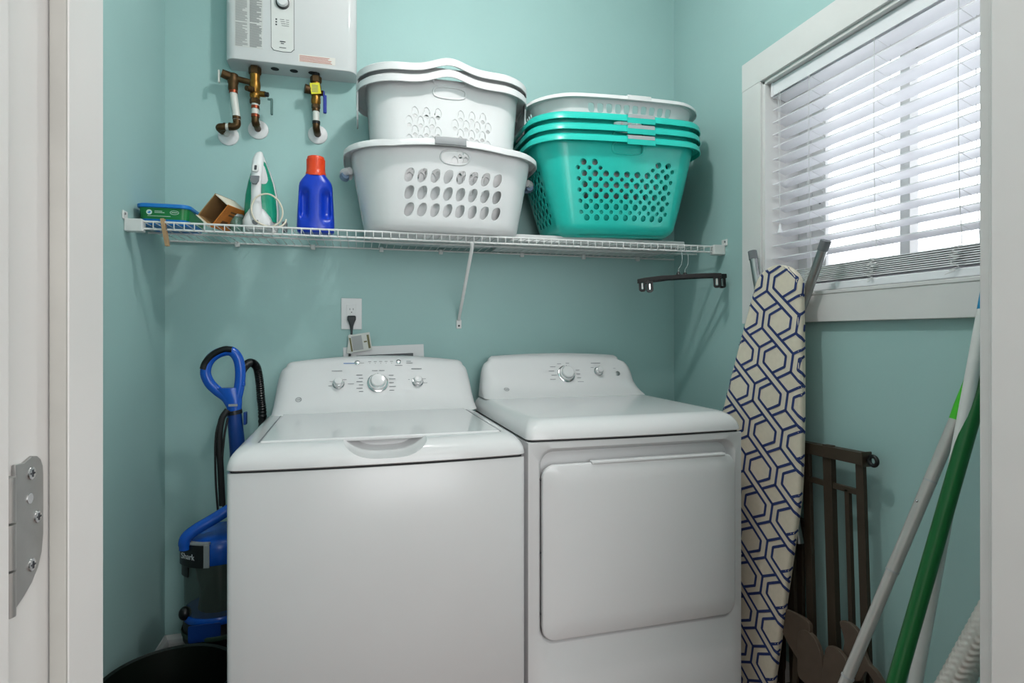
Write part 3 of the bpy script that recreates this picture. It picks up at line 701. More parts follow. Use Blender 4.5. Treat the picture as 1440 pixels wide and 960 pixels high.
def basket_wall(mb, B, specs, h0, h1, rows, topn=4, handle=None, hsub=4, csub=4):
    """specs[side] = (t0, t1, ncols, stagger, holefn(col,row) or None)"""
    HL = [0, .02, .045, .08] + ([h0] if h0 > .09 else [])
    hz = [h0 + (h1 - h0) * i / (rows * hsub) for i in range(rows * hsub + 1)]
    HT = [h1 + (1 - h1) * i / topn for i in range(topn + 1)]
    if HL[-1] != h0: HL.append(h0)
    def grid(fn, us, hs):
        vs = [fn(u, h) for h in hs for u in us]; n = len(us)
        mb.add(vs, [(j * n + i, j * n + i + 1, (j + 1) * n + i + 1, (j + 1) * n + i) for j in range(len(hs) - 1) for i in range(n - 1)])
    def cell(fn, u0, u1, hs, nu, hole, ang=0):
        h_lo, h_hi = hs[0], hs[-1]; nh = len(hs) - 1
        us = [u0 + (u1 - u0) * i / nu for i in range(nu + 1)]
        bd = [(u, h_lo) for u in us[:-1]] + [(u1, h) for h in hs[:-1]] + [(u, h_hi) for u in us[:0:-1]] + [(u0, h) for h in hs[:0:-1]]
        if hole is None: mb.add([fn(u, h) for u, h in bd], [tuple(range(len(bd)))]); return
        cu, ch, wu, wh_ = (u0 + u1) / 2, (h_lo + h_hi) / 2, (u1 - u0) / 2, (h_hi - h_lo) / 2; ins = []
        for u, h in bd:
            t = math.atan2((h - ch) / wh_, (u - cu) / wu); r = hole(t); ins.append((cu + r * math.cos(t) * wu, ch + r * math.sin(t) * wh_))
        n = len(bd)
        mid = [((a[0] * .25 + b[0] * .75), (a[1] * .25 + b[1] * .75)) for a, b in zip(bd, ins)]
        vs = [fn(*p) for p in bd] + [fn(*p) for p in mid] + [fn(*p) for p in ins]
        mb.add(vs, [(i, (i + 1) % n, n + (i + 1) % n, n + i) for i in range(n)] + [(n + i, n + (i + 1) % n, 2 * n + (i + 1) % n, 2 * n + i) for i in range(n)])
    def rhomb(fn, us, hz, nc, rows, hf):
        """diamond lattice: full rhombi carry a hole, the half ones along the border stay plain"""
        def Uf(a): i = min(int(a * csub / 2), len(us) - 2); return us[i] + (us[i + 1] - us[i]) * (a * csub / 2 - i)
        def Hf(b): q = b * hsub; i = min(int(q), len(hz) - 2); return hz[i] + (hz[i + 1] - hz[i]) * (q - i)
        for j in range(rows + 1):
            for i in range(2 * nc + 1):
                if (i + j) % 2 == 0: continue
                V = [(i + 1, j), (i, j + 1), (i - 1, j), (i, j - 1)]
                if j == 0: V = [(i + 1, j), (i, j + 1), (i - 1, j)]
                elif j == rows: V = [(i - 1, j), (i, j - 1), (i + 1, j)]
                elif i == 0: V = [(i, j - 1), (i + 1, j), (i, j + 1)]
                elif i == 2 * nc: V = [(i, j + 1), (i - 1, j), (i, j - 1)]
                bd = []
                for k in range(len(V)):
                    a, b = V[k], V[(k + 1) % len(V)]; n = csub if not (a[0] == b[0]) else 2 * hsub
                    bd += [(a[0] + (b[0] - a[0]) * q / n, a[1] + (b[1] - a[1]) * q / n) for q in range(n)]
                hole = hf(i, j) if len(V) == 4 else None
                if hole is None: mb.add([fn(Uf(x), Hf(y)) for x, y in bd], [tuple(range(len(bd)))]); continue
                ins = []
                for x, y in bd:
                    t = math.atan2(y - j, x - i); r = hole(t); ins.append((i + r * math.cos(t), j + r * math.sin(t)))
                n = len(bd); vs = [fn(Uf(x), Hf(y)) for x, y in bd + [(a[0] * .2 + b[0] * .8, a[1] * .2 + b[1] * .8) for a, b in zip(bd, ins)] + ins]
                mb.add(vs, [(k, (k + 1) % n, n + (k + 1) % n, n + k) for k in range(n)] + [(n + k, n + (k + 1) % n, 2 * n + (k + 1) % n, 2 * n + k) for k in range(n)])
    for sd in range(4):
        fn = lambda u, h, sd=sd: B.P(sd, u, h)
        t0, t1, nc, stg, hf = specs[sd]
        us = [t0 + (t1 - t0) * i / (nc * csub) for i in range(nc * csub + 1)]
        grid(fn, us, HL)
        if handle and sd in (0, 2) and handle[0] > 0:
            c0 = (nc - handle[0]) / 2; a = int(round(c0 * csub)); b = nc * csub - a
            grid(fn, us[:a + 1], HT); grid(fn, us[b:], HT); cell(fn, us[a], us[b], HT, b - a, handle[1])
        else: grid(fn, us, HT)
        if stg: rhomb(fn, us, hz, nc, rows, hf)
        for r in range(0 if stg else rows):
            hs = hz[r * hsub:(r + 1) * hsub + 1]
            if True:
                for c in range(nc): cell(fn, us[csub * c], us[csub * (c + 1)], hs, csub, hf(c, r) if hf else None)
        allh = HL[:-1] + hz[:-1] + HT
        for (a, b) in ((-1, t0), (t1, 1)):
            if b - a > 1e-4: grid(fn, [a + (b - a) * i / 2 for i in range(3)], allh)
        grid(lambda q, h, sd=sd: B.C(sd, q, h), [i / 8 for i in range(9)], allh)
    # base
    ring = base_ring(B, 0.0); mb.add(ring, [tuple(range(len(ring)))])
def base_ring(B, h, out=0, dzf=None, n=24):
    p = []
    for sd in range(4):
        for i in range(n if sd % 2 == 0 else 10):
            t = -1 + 2 * i / (n if sd % 2 == 0 else 10); p.append(B.P(sd, t, h, out, dzf(sd, t) if dzf else 0))
        for i in range(8): p.append(B.C(sd, i / 8, h, out, dzf(sd, 1 if i < 4 else -1) if dzf else 0))
    return p
def rim(B, prof, dzf=None):
    rings = [[(x, y, z + dz) for x, y, z in base_ring(B, 1.0, o, dzf)] for o, dz in prof]
    rings.append(rings[0]); return MB().loft(rings, False, False)
def lip(B, par, m, t0, t1, h0, h1, p=3.0, r=.0032, out=.001, sides=(0, 2)):
    for sd in sides:
        f = squircle(1, 1, p); n = 40
        obj('hand_hole_lip', MB().tube([B.P(sd, (t0 + t1) / 2 + f(q) * math.cos(q) * (t1 - t0) / 2 * (1 if sd == 0 else 1), (h0 + h1) / 2 + f(q) * math.sin(q) * (h1 - h0) / 2, out) for q in [2 * PI * k / n for k in range(n)]], r, 8, closed=True), m, par, smooth=60)
def solid(o, t):
    s = o.modifiers.new('shell', 'SOLIDIFY'); s.thickness = t; s.offset = 0.0; return o
RIMP = [(-.002, -.004), (.000, .001), (.004, .004), (.018, .003), (.0235, -.002), (.0245, -.018), (.022, -.019), (.020, -.006), (.004, -.004), (.000, -.010)]
# lower white basket
B1 = Basket(.272, 1.995, SZ + .003, .262, (.236, .138), (.284, .180), .06, .105, bowy=.028, bowx=.014)
lb1 = thing('laundry_basket', 'wide white laundry basket with slanted oval holes, standing on the wire shelf', 'laundry basket', (.272, 1.995, SZ), group='white laundry baskets')
mb = MB()
ell = slant_ellipse(.93, .60, math.radians(50))
sp_f = (-.80, 1.0, 8, False, lambda c, r: ell)
basket_wall(mb, B1, [sp_f, (-.7, .7, 3, False, lambda c, r: ell), (-1.0, .80, 8, False, lambda c, r: ell), (-.7, .7, 3, False, lambda c, r: ell)], .155, .745, 3, 4, (2.5, lambda t: squircle(.90, .66, 2.4)(t)), hsub=8, csub=8)
solid(obj('body', mb, PWHITE, lb1, smooth=40, merge=2e-5), .0022)
lip(B1, lb1, PWHITE, -.155, .355, .79, .955, 2.4)
hump1 = lambda sd, t: (.012 * (1 - t * t) if sd % 2 == 0 else 0)
rim1 = obj('rim', rim(B1, RIMP, hump1), PWHITE, lb1, smooth=45)
def grip(B, par, m, hump, t0=-.27, t1=.27, sd=0, o0=.012, o1=.0275, lo=-.016, hi=.0065, name='grip'):
    secs = []
    for i in range(13):
        t = t0 + (t1 - t0) * i / 12; d = hump(sd, t)
        secs.append([B.P(sd, t, 1.0, o, d + z) for o, z in ((o0, hi), (o1 - .003, hi), (o1, hi - .004), (o1, lo), (o1 - .004, lo - .002), (o0, lo))])
    return obj(name, MB().loft(secs), m, par, smooth=50)
grip(B1, rim1, DGRIP, hump1)
# end handle of the lower basket (bluish grip seen past the left end)
for sd, s_ in ((3, -1), (1, 1)):
    pth = [B1.P(sd, t, .80, .012 + .022 * (1 - (t / .5) ** 2)) for t in [-.5 + i / 10 for i in range(11)]]
    e_ = obj('end_handle', MB().tube(pth, .012, 10), PWHITE, lb1, smooth=50)
    obj('end_grip', MB().tube([(x, y, z - .010) for x, y, z in pth[2:9]], .0125, 10), BLUEP, e_, smooth=50)
# upper pair of white hampers
def hamper(z0, label):
    B = Basket(.277, 2.005, z0, .4845, (.196, .126), (.243, .150), .05, .085, bowy=.012, bowx=.01, flare=.8)
    t = thing('laundry_hamper', label, 'laundry basket', (.277, 2.005, z0), group='white laundry hampers')
    mb = MB(); dm = diamond(.60, 1.05)
    basket_wall(mb, B, [(-.92, .96, 8, True, lambda i, j: None if (7 <= i <= 8) else dm), (-.6, .6, 3, True, lambda i, j: dm), (-.96, .92, 8, True, lambda i, j: None if (7 <= i <= 8) else dm), (-.6, .6, 3, True, lambda i, j: dm)], .23, .835, 10, 5, (3.5, lambda t: squircle(.80, .44, 3)(t)), hsub=4, csub=8)
    solid(obj('body', mb, PWHITE, t, smooth=40, merge=2e-5), .0022)
    lip(B, t, PWHITE, -.31, .35, .88, .955, 3.0)
    hump = lambda sd, t: (.028 * math.exp(-(t / .42) ** 2) - .004 if sd % 2 == 0 else -.004)
    prof = [(-.002, -.004), (.000, .001), (.006, .004), (.026, .000), (.033, -.006), (.034, -.026), (.0315, -.027), (.029, -.010), (.004, -.004), (.000, -.012)]
    rm = obj('rim', rim(B, prof, hump), PWHITE, t, smooth=45)
    for sd in (1, 3):
        s = 1 if sd == 1 else -1
        pts = []
        ex = MB()
        x = B.P(sd, 0, 1.0, .030)[0]
        ex.loft([[(x + s * .002, 2.005 + dy, B.z0 + .4845 - .012 - dz) for dy, dz in ((-.075, 0), (-.066, .075), (-.045, .098), (.045, .098), (.066, .075), (.075, 0), (.052, 0), (.046, .055), (.030, .066), (-.030, .066), (-.046, .055), (-.052, 0))],
                 [(x - s * .004, 2.005 + dy, B.z0 + .4845 - .012 - dz) for dy, dz in ((-.075, 0), (-.066, .075), (-.045, .098), (.045, .098), (.066, .075), (.075, 0), (.052, 0), (.046, .055), (.030, .066), (-.030, .066), (-.046, .055), (-.052, 0))]])
        obj('end_handle', ex, PWHITE, t, bevel=.002)
    return t
ha = hamper(SZ + .0075, 'tall white hamper with diamond holes, standing in the wide white basket, lower of the pair')
hb = dup(ha, (.277, 2.005, SZ + .0075 + .036), 'top white hamper nested in another, only its humped rim showing')
# teal nest
TB = (.888, 1.995)
bdz = .026
board = thing('shelf_board', 'flat white board lying on the wire shelf under the teal baskets', 'board', (.85, 2.03, SZ))
obj('panel', MB().box((.50, 1.925, SZ + .0015), (1.175, 2.19, SZ + bdz)), BOARDW, board, bevel=.002)
tz = SZ + bdz + .001
BT = Basket(0, 0, 0, .318, (.206, .125), (.292, .172), .035, .075, bowy=.022, bowx=.012, flare=.85)
RIMT = [(-.002, -.004), (.000, .001), (.004, .004), (.018, .003), (.024, -.003), (.027, -.021), (.0245, -.022), (.021, -.008), (.004, -.005), (.000, -.010)]
tb = thing('teal_basket', 'teal laundry basket full of round holes, lowest of the teal nest', 'laundry basket', (TB[0], TB[1], tz), group='teal laundry baskets', rot=(0, math.radians(-1.3), 0))
rt0 = tb.matrix_basis.copy(); tb.matrix_basis = Matrix.Identity(4)
mb = MB()
big, sml = squircle(.56, .56, 2.1), squircle(.36, .36, 2.1)
hf = lambda i, j: None if (j >= 10 and 6 <= i <= 14) else (big if j % 2 else sml)
hs_ = lambda i, j: big if j % 2 else sml
basket_wall(mb, BT, [(-.94, .98, 10, True, hf), (-.98, .98, 5, True, hs_)] * 2, .115, .80, 12, 4, (3.0, lambda t: squircle(.88, .62, 4)(t)), hsub=4, csub=8)
solid(obj('body', mb, TEAL, tb, smooth=40, merge=2e-5), .0022)
flat = lambda sd, t: 0
lip(BT, tb, TEAL, -.25, .29, .835, .965, 4.0, .0030)
rmt = obj('rim', rim(BT, RIMT, flat), TEAL, tb, smooth=45)
for sd in (0, 2):
    obj('tab', MB().loft([[BT.P(sd, t, 1.0, o, z) for o, z in ((.018, .003), (.0285, -.001), (.0285, -.028), (.018, -.020))] for t in [-.06 + .48 * i / 10 for i in range(11)]]), TEAL, tb, smooth=45)
    g_ = obj('grip', MB().loft([[BT.P(sd, t, 1.0, o, z) for o, z in ((.010, .0045), (.024, .0045), (.0290, .001), (.0290, -.010), (.018, -.010))] for t in [-.05 + .46 * i / 10 for i in range(11)]]), TGREY, tb, smooth=45)
tb.matrix_basis = rt0
ux = Vector((0, 0, .0355))
t2 = dup(tb, Vector((TB[0], TB[1], tz)) + ux, 'middle teal basket of the nest, only its rim and grey grip showing', rot=(0, math.radians(-1.3), 0))
t3 = dup(tb, Vector((TB[0], TB[1], tz)) + 2 * ux, 'uppermost teal basket of the nest, just under the white basket', rot=(0, math.radians(-1.3), 0))
BW = Basket(0, 0, 0, .330, (.185, .108), (.288, .165), .055, .10, bowy=.022, bowx=.02, flare=.85)
wt = thing('laundry_basket', 'white laundry basket with square holes nested on top of the teal baskets', 'laundry basket', (TB[0] + .005, TB[1], tz + .126), rot=(0, math.radians(-1.3), 0), group='white laundry baskets')
rt0 = wt.matrix_basis.copy(); wt.matrix_basis = Matrix.Identity(4)
mb = MB(); sq = squircle(.66, .80, 4)
basket_wall(mb, BW, [(-.80, .95, 10, False, lambda c, r: sq), (-.8, .8, 5, False, lambda c, r: sq)] * 2, .38, .95, 5, 2, None)
solid(obj('body', mb, PWHITE, wt, smooth=40, merge=2e-5), .0022)
rw = obj('rim', rim(BW, [(-.002, -.003), (0, .001), (.003, .004), (.016, .003), (.0215, -.002), (.0225, -.011), (.020, -.012), (.018, -.005), (.004, -.004), (0, -.008)], flat), PWHITE, wt, smooth=45)
obj('grip', MB().loft([[BW.P(0, t, 1.0, o, z) for o, z in ((.004, .0055), (.020, .0055), (.0245, .001), (.0245, -.012), (.015, -.012))] for t in [-.05 + .46 * i / 10 for i in range(11)]]), PWHITE, rw, smooth=45)
wt.matrix_basis = rt0

# ------------------------------------------------------------------ small things on the shelf
# wipes tub
tu = thing('wipes_tub', 'blue and green lidded tub at the left end of the wire shelf', 'tub', (-.556, 2.0, SZ))
def rr3(w_, d_, r, cx, cy, z): return [(x, y, z) for x, y in rrect(w_, d_, r, 5, cx, cy)]
obj('base', MB().loft([rr3(.118, .175, .018, -.556, 2.0, SZ + .0022), rr3(.126, .184, .02, -.556, 2.0, SZ + .012), rr3(.129, .187, .02, -.556, 2.0, SZ + .018)]), TUBB, tu, smooth=40)
lab = obj('label_band', MB().loft([rr3(.129, .187, .02, -.556, 2.0, SZ + .018), rr3(.134, .192, .02, -.556, 2.0, SZ + .052)]), TUBG, tu, smooth=40)
obj('lid', MB().loft([rr3(.140, .199, .022, -.556, 2.0, SZ + .051), rr3(.144, .203, .024, -.556, 2.0, SZ + .053), rr3(.144, .203, .024, -.556, 2.0, SZ + .061), rr3(.132, .19, .02, -.556, 2.0, SZ + .064)]), TUBB, tu, smooth=40)
MT = frame((-.556, 2.0 - .0965, SZ + .034), (1, 0, 0), (0, .06, 1))
LW = mat('label_pale', 'c9ddd4', .5)
obj('label_badge', MB().lathe([(.0075, 0), (.0075, .001)], 20, MT @ Matrix.Translation((-.036, .003, .0005))), LW, lab)
obj('label_badge_mark', MB().prism([(-.005, -.002), (.001, -.004), (.005, .001), (.001, .003)], .001, .0014, MT @ Matrix.Translation((-.036, .003, .0005))), TUBB, lab)
obj('label_ring', MB().loft([[(.012 * math.cos(t), .0062 * math.sin(t), .0008) for t in [2 * PI * k / 24 for k in range(24)]], [(.0108 * math.cos(t), .0052 * math.sin(t), .0008) for t in [2 * PI * k / 24 for k in range(24)]]], False, False, M=MT @ Matrix.Translation((.030, .004, 0))), LW, lab)
prints('label_print', MT, [(-.022, .006, .020, .0014), (-.022, .002, .026, .0014), (-.040, -.0085, .060, .0012), (.022, .0035, .016, .0016)], LW, lab, .0009)
# open carton
cb = thing('carton', 'small open cardboard carton with orange print, tipped over beside the blue tub', 'box', (-.42, 1.93, SZ))
bw, bh, bd, th = .086, .056, .105, .003
MC = Matrix.Translation((-.470, 1.925, SZ + .0385)) @ Matrix.Rotation(math.radians(-20), 4, 'Z') @ Matrix.Rotation(math.radians(41), 4, 'Y')
obj('side_panel', MB().box((0, 0, 0), (th, bd, bw), MC), CARD, cb)
obj('side_panel', MB().box((bh - th, 0, 0), (bh, bd, bw), MC), ORBOX, cb)
obj('bottom_panel', MB().box((th, 0, 0), (bh - th, bd, th), MC), CARD, cb)
obj('top_panel', MB().box((th, 0, bw - th), (bh - th, bd, bw), MC), CARDW, cb)
obj('end_panel', MB().box((th, bd - th, th), (bh - th, bd, bw - th), MC), CARD, cb)
obj('flap', MB().box((th, -.012, 0), (bh - th, .001, .002), MC), CARDW, cb)
prints('box_print', MC @ frame((bh, .02, .012), (0, 1, 0), (0, 0, 1)), [(.005, .0, .03, .02), (.012, .04, .05, .006), (.012, .052, .04, .005)], mat('brown_print', '6b4423', .6), cb)
jr = thing('clear_container', 'small clear greenish container standing between the open carton and the iron', 'container', (-.372, 1.965, SZ))
obj('cup', MB().lathe([(.017, .0015), (.019, .004), (.021, .05), (.0205, .052), (.0195, .05), (.0175, .006), (.001, .005)], 20, Matrix.Translation((-.372, 1.975, SZ))), mat('green_clear', '7fa79a', .08, alpha=.45), jr, smooth=40)
obj('rim_band', MB().lathe([(.0218, .046), (.0222, .053), (.0205, .0545), (.0200, .046)], 20, Matrix.Translation((-.372, 1.975, SZ)), caps=False), mat('grey_clear', '8d9a9a', .2), jr, smooth=40)
# clothes peg
pg = thing('clothes_peg', 'wooden clothes peg clipped to the front rail below the blue tub', 'clothes peg', (-.541, SY - .004, SZ))
MPg = Matrix.Translation((-.541, SY, SZ)) @ Matrix.Rotation(math.radians(-9), 4, 'Y')
for sy in (-1, 1): obj('prong', MB().loft([[(x, sy * .0048 + sy * d0, z) for x, d0 in ((-.0045, -.0012), (.0045, -.0012), (.0045, .0045 + e), (-.0045, .0045 + e))] for z, e in ((.010, 0), (-.02, .001), (-.068, -.002))], M=MPg), PEGW, pg)
obj('spring', MB().tube([(-.007, 0, -.018), (.007, 0, -.018)], .0035, 8, M=MPg), STEEL, pg)
# steam iron standing on its heel
ir = thing('steam_iron', 'white and mint green steam iron standing on its heel left of the blue bottle', 'iron', (-.303, 1.965, SZ), math.radians(-3))
MI = wm(ir)
def prof(z):
    pts = [(0, .046), (.03, .0505), (.07, .052), (.12, .0475), (.16, .039), (.20, .026), (.235, .012), (.256, .0035)]
    for (a, p), (b, q) in zip(pts, pts[1:]):
        if a <= z <= b: return p + (q - p) * (z - a) / (b - a)
    return .0035
zs = [.0035 + i * .252 / 24 for i in range(25)]
def slab(y0, y1, k, zt=1.0, r=.0): return [[(-prof(z) * k, y0, z), (prof(z) * k, y0, z), (prof(z) * k, y1, z), (-prof(z) * k, y1, z)] for z in [q * zt for q in zs]]
obj('soleplate', MB().loft(slab(.034, .040, 1.0), M=MI), STEEL, ir, bevel=.0015)
obj('skirt', MB().loft(slab(.018, .034, .98, .995), M=MI), PWHITE, ir, bevel=.003)
def tank(k1, y0, y1):
    return [[(prof(z) * k1 * math.cos(t), y1 + (y0 - y1) * max(0, math.sin(t)) ** .8, z) for t in [PI * j / 12 for j in range(13)]] for z in zs[3:-3]]
obj('water_tank', MB().loft(tank(.94, -.018, .019), M=MI), MINT, ir, smooth=45)
hp = spline([(0, .010, .252), (0, -.006, .240), (0, -.024, .214), (0, -.040, .172), (0, -.046, .130), (0, -.047, .090), (0, -.046, .055), (0, -.040, .020)], 5)
wd = [.008 + .0095 * min(1, i / 10) - .003 * max(0, min(1, (i - 12) / 6)) + .008 * max(0, (i - 24) / 11) for i in range(len(hp))]
obj('handle', MB().tube(hp, wd, 14, flat=.85, up=(1, 0, 0), M=MI), PWHITE, ir, smooth=60)
obj('nose_cover', MB().loft([[(prof(z) * .86 * math.cos(t), .019 - (.046 * (1 - ((z - .185) / .071) ** 2) + .004) * max(0, math.sin(t)), z) for t in [PI * j / 10 for j in range(11)]] for z in [.150 + .104 * i / 12 for i in range(13)]], M=MI), PWHITE, ir, smooth=50)
obj('heel', MB().loft([[(x, y, z) for x, y in rrect(2 * w_, d_, min(.02, w_ * .6), 5, 0, cy_)] for z, w_, d_, cy_ in ((0.0022, .032, .078, -.014), (.012, .040, .090, -.012), (.030, .041, .088, -.012), (.048, .034, .074, -.016), (.066, .020, .03, -.036))], M=MI), PWHITE, ir, smooth=50)
MK = MI @ frame((0, -.0568, .024), (1, 0, 0), (0, .02, 1))
obj('dial', MB().lathe([(.0095, 0), (.0092, .002), (.006, .003)], 20, MK), GREYP, ir, smooth=40)
MK2 = MI @ frame((0, -.0505, .188), (1, 0, 0), (0, .42, 1))
obj('button_recess', MB().prism(rrect(.018, .026, .005), 0, .004, MK2), TRIM, ir)
obj('steam_button', MB().prism(rrect(.007, .016, .002), 0, .0055, MK2), DPRINT, ir)
obj('thumb_pad', MB().prism([(-.0135, .012), (.0135, .012), (.012, -.004), (.006, -.015), (-.006, -.015), (-.012, -.004)], 0, .006, MI @ frame((0, -.0625, .150), (1, 0, 0), (0, .18, 1))), GREYP, ir, bevel=.0015)
lp_ = [(-.285, 1.905, 1.498), (-.262, 1.895, 1.497), (-.236, 1.893, 1.512), (-.226, 1.893, 1.545), (-.240, 1.893, 1.580), (-.268, 1.893, 1.597), (-.300, 1.890, 1.585), (-.314, 1.888, 1.550), (-.303, 1.890, 1.515), (-.270, 1.895, 1.499), (-.238, 1.900, 1.5), (-.222, 1.91, 1.513), (-.222, 1.94, 1.53), (-.228, 1.97, 1.52)]
cd = obj('cord', MB().tube(spline(lp_, 6), .0026, 8), CREAM, ir, smooth=60)
obj('plug', MB().box((-.238, 1.965, 1.4955), (-.222, 1.985, 1.530)), GREYP, ir, bevel=.004)
# detergent bottle
bt = thing('detergent_bottle', 'bright blue detergent bottle with an orange screw cap, on the wire shelf', 'bottle', (-.134, 1.955, SZ))
R = []
bpz = [(0.0022, .050, .028), (.006, .0555, .034), (.02, .0575, .036), (.05, .0565, .036), (.09, .0545, .035), (.125, .0525, .034), (.150, .0515, .033), (.162, .0490, .032), (.172, .043, .030), (.181, .036, .028), (.187, .031, .026), (.200, .026, .024)]
def ip(z):
    for (a, p, q), (b, r_, s_) in zip(bpz, bpz[1:]):
        if a <= z <= b: t = (z - a) / (b - a); return p + (r_ - p) * t, q + (s_ - q) * t
    return bpz[-1][1:]
for i in range(57):
    z = .0022 + (.200 - .0022) * i / 56; a, b = ip(z); ring = []
    for j in range(64):
        t = 2 * PI * j / 64; x = a * se(math.cos(t), .75); y = b * se(math.sin(t), .75)
        k = 1 / (1 + math.exp(-(z - .050) / .006)) / (1 + math.exp((z - .132) / .006))
        d = k * .021 * (math.exp(-((abs(x) - .033) / .0125) ** 4))
        if y < 0: y += d
        else: y -= d
        ring.append((-.134 + x, 1.955 + y, SZ + z))
    R.append(ring)
obj('body', MB().loft(R), BLUEB, bt, smooth=60)
cpb = obj('cap', MB().lathe([(.0305, .184), (.0315, .188), (.0308, .196), (.0295, .198), (.0290, .205), (.0272, .240), (.0255, .2465), (.020, .249)], 40, Matrix.Translation((-.134, 1.955, SZ))), ORANGE, bt, smooth=40)
rb = MB()
for k in range(36):
    t = 2 * PI * k / 36; rb.box((.0262, -.0008, .206), (.0285, .0008, .238), Matrix.Translation((-.134, 1.955, SZ)) @ Matrix.Rotation(t, 4, 'Z'))
obj('cap_ribs', rb, ORANGE, cpb)

# ------------------------------------------------------------------ hangers on the shelf rail
def hanger(label, dx, dy, rz, tilt):
    t = thing('clip_hanger', label, 'hanger', (1.100 + dx, SY - .004 + dy, SZ - .112), rot=(0, tilt, rz), group='black clip hangers')
    MG = wm(t)
    bar = MB().loft([[(x, -.005, -.010 + dz), (x, .005, -.010 + dz), (x, .005, .006 + dz), (x, -.005, .006 + dz)] for x, dz in [(-.145, -.008), (-.12, -.004), (-.06, 0), (.06, 0), (.12, -.002), (.145, -.004)]], M=MG)
    obj('bar', bar, BLACK, t, bevel=.002)
    obj('hook_boss', MB().lathe([(.009, .004), (.007, .012), (.004, .016)], 12, MG), BLACK, t, smooth=50)
    hk = spline([(0, 0, .012), (.001, 0, .026), (.010, 0, .040), (.014, 0, .060), (.013, 0, .085), (.008, 0, .100), (.000, 0, .105), (-.007, 0, .099), (-.009, 0, .090)], 5)
    obj('hook', MB().tube(hk, .0013, 7, M=MG), CHROME, t, smooth=60)
    for sx in (-1, 1):
        o_ = rrect(.023, .046, .009, 5, sx * .128, -.026); i_ = rrect(.009, .026, .004, 5, sx * .128, -.028)
        c_ = obj('clip', MB().loft([[(x, -.008, z) for x, z in o_], [(x, .008, z) for x, z in o_], [(x, .008, z) for x, z in i_], [(x, -.008, z) for x, z in i_], [(x, -.008, z) for x, z in o_]], False, False, M=MG), BLACK, t, bevel=.0015)
        obj('clip_spring', MB().box((sx * .128 - .0022, -.004, -.038), (sx * .128 + .0022, .004, -.018), MG), CHROME, c_)
    return t
hanger('nearer of the two black clip hangers, its bar in front of the other', .006, 0, math.radians(-31), math.radians(-2))
hanger('black clip hanger hanging behind the other one on the shelf rail', .040, .012, math.radians(-20), math.radians(-3))

# ------------------------------------------------------------------ outlet, cord, supply box
ol = thing('wall_outlet', 'white wall outlet plate with a dark plug in its lower socket, above the washer', 'outlet', (-.026, YB, 1.245))
obj('plate', MB().box((-.063, YB - .006, 1.188), (.010, YB - .0003, 1.302)), PWHITE, ol, bevel=.002)
obj('socket_insert', MB().box((-.0435, YB - .008, 1.211), (-.0095, YB - .005, 1.279)), PWHITE, ol, bevel=.001)
for z in (1.262,):
    for q in (-.006, .006): obj('slot', MB().box((-.0265 + q - .0009, YB - .0083, z - .0035), (-.0265 + q + .0009, YB - .0079, z + .0035)), DPRINT, ol)
obj('ground_hole', MB().box((-.0285, YB - .0083, 1.249), (-.0245, YB - .0079, 1.2525)), DPRINT, ol)
obj('status_light', MB().box((-.0325, YB - .0083, 1.244), (-.0310, YB - .0079, 1.2455)), LIME, ol)
pw = thing('power_cord', 'dark grey power cord plugged into the white outlet, running down behind the washer', 'cord', (-.026, YB - .03, 1.2))
obj('plug', MB().loft([[(x, y, z) for x, y in rrect(w_, d_, .005, 3, -.026, cy_)] for z, w_, d_, cy_ in ((1.238, .024, .020, YB - .0185), (1.234, .030, .024, YB - .0205), (1.224, .030, .026, YB - .0215), (1.212, .020, .018, YB - .0215), (1.200, .0125, .012, YB - .021), (1.186, .0095, .0095, YB - .020))]), CORDG, pw, smooth=50)
obj('cable', MB().tube(spline([(-.026, YB - .020, 1.19), (-.027, YB - .021, 1.16), (-.032, YB - .022, 1.10), (-.034, YB - .022, 1.04), (-.03, YB - .022, .9)], 6), .0040, 8), CORDG, pw, smooth=60)
tg = obj('cord_tag', MB().box((-.034, YB - .0285, 1.108), (.042, YB - .0278, 1.172), Matrix.Translation((0, YB, 1.14)) @ Matrix.Rotation(math.radians(-9), 4, 'Y') @ Matrix.Translation((0, -YB, -1.14))), mat('tag_paper', 'cfcfca', .6), pw)
obj('cord_tag', MB().box((-.038, YB - .0274, 1.098), (-.020, YB - .0268, 1.166), Matrix.Translation((0, YB, 1.14)) @ Matrix.Rotation(math.radians(6), 4, 'Y') @ Matrix.Translation((0, -YB, -1.14))), mat('tag_paper', 'cfcfca', .6), pw)
MTg = Matrix.Translation((0, YB, 1.14)) @ Matrix.Rotation(math.radians(-9), 4, 'Y') @ Matrix.Translation((0, -YB, -1.14)) @ frame((-.034, YB - .0286, 1.108), (1, 0, 0), (0, 0, 1))
prints('tag_print', MTg, [(.010, .006, .036, .052)], mat('tag_grey', 'a2a3a4', .6), tg)
prints('tag_stripe', MTg, [(.002, .004, .006, .050), (.064, .006, .008, .050), (.051, .030, .011, .005)], mat('tag_olive', '6e6a48', .6), tg, .0009)
sb = thing('supply_box', 'white washer supply box with a dark opening, on the wall behind the washer', 'supply box', (.089, YB, .97))
MS = Matrix.Translation((.089, YB, 1.128)) @ Matrix.Rotation(math.radians(-2.2), 4, 'Y')
fr = [(-.146, -.21), (.146, -.21), (.146, 0), (-.146, 0)]; fi = [(-.100, -.165), (.106, -.165), (.106, -.032), (-.100, -.032)]
obj('frame', MB().loft([[(x, -.0004, z) for x, z in fr], [(x, -.008, z) for x, z in fr], [(x, -.008, z) for x, z in fi], [(x, -.0012, z) for x, z in fi]], False, False, M=MS), PWHITE, sb, bevel=.001)
obj('recess', MB().box((-.104, -.0016, -.168), (.11, -.0004, -.028), MS), mat('recess_grey', '707376', .7), sb)
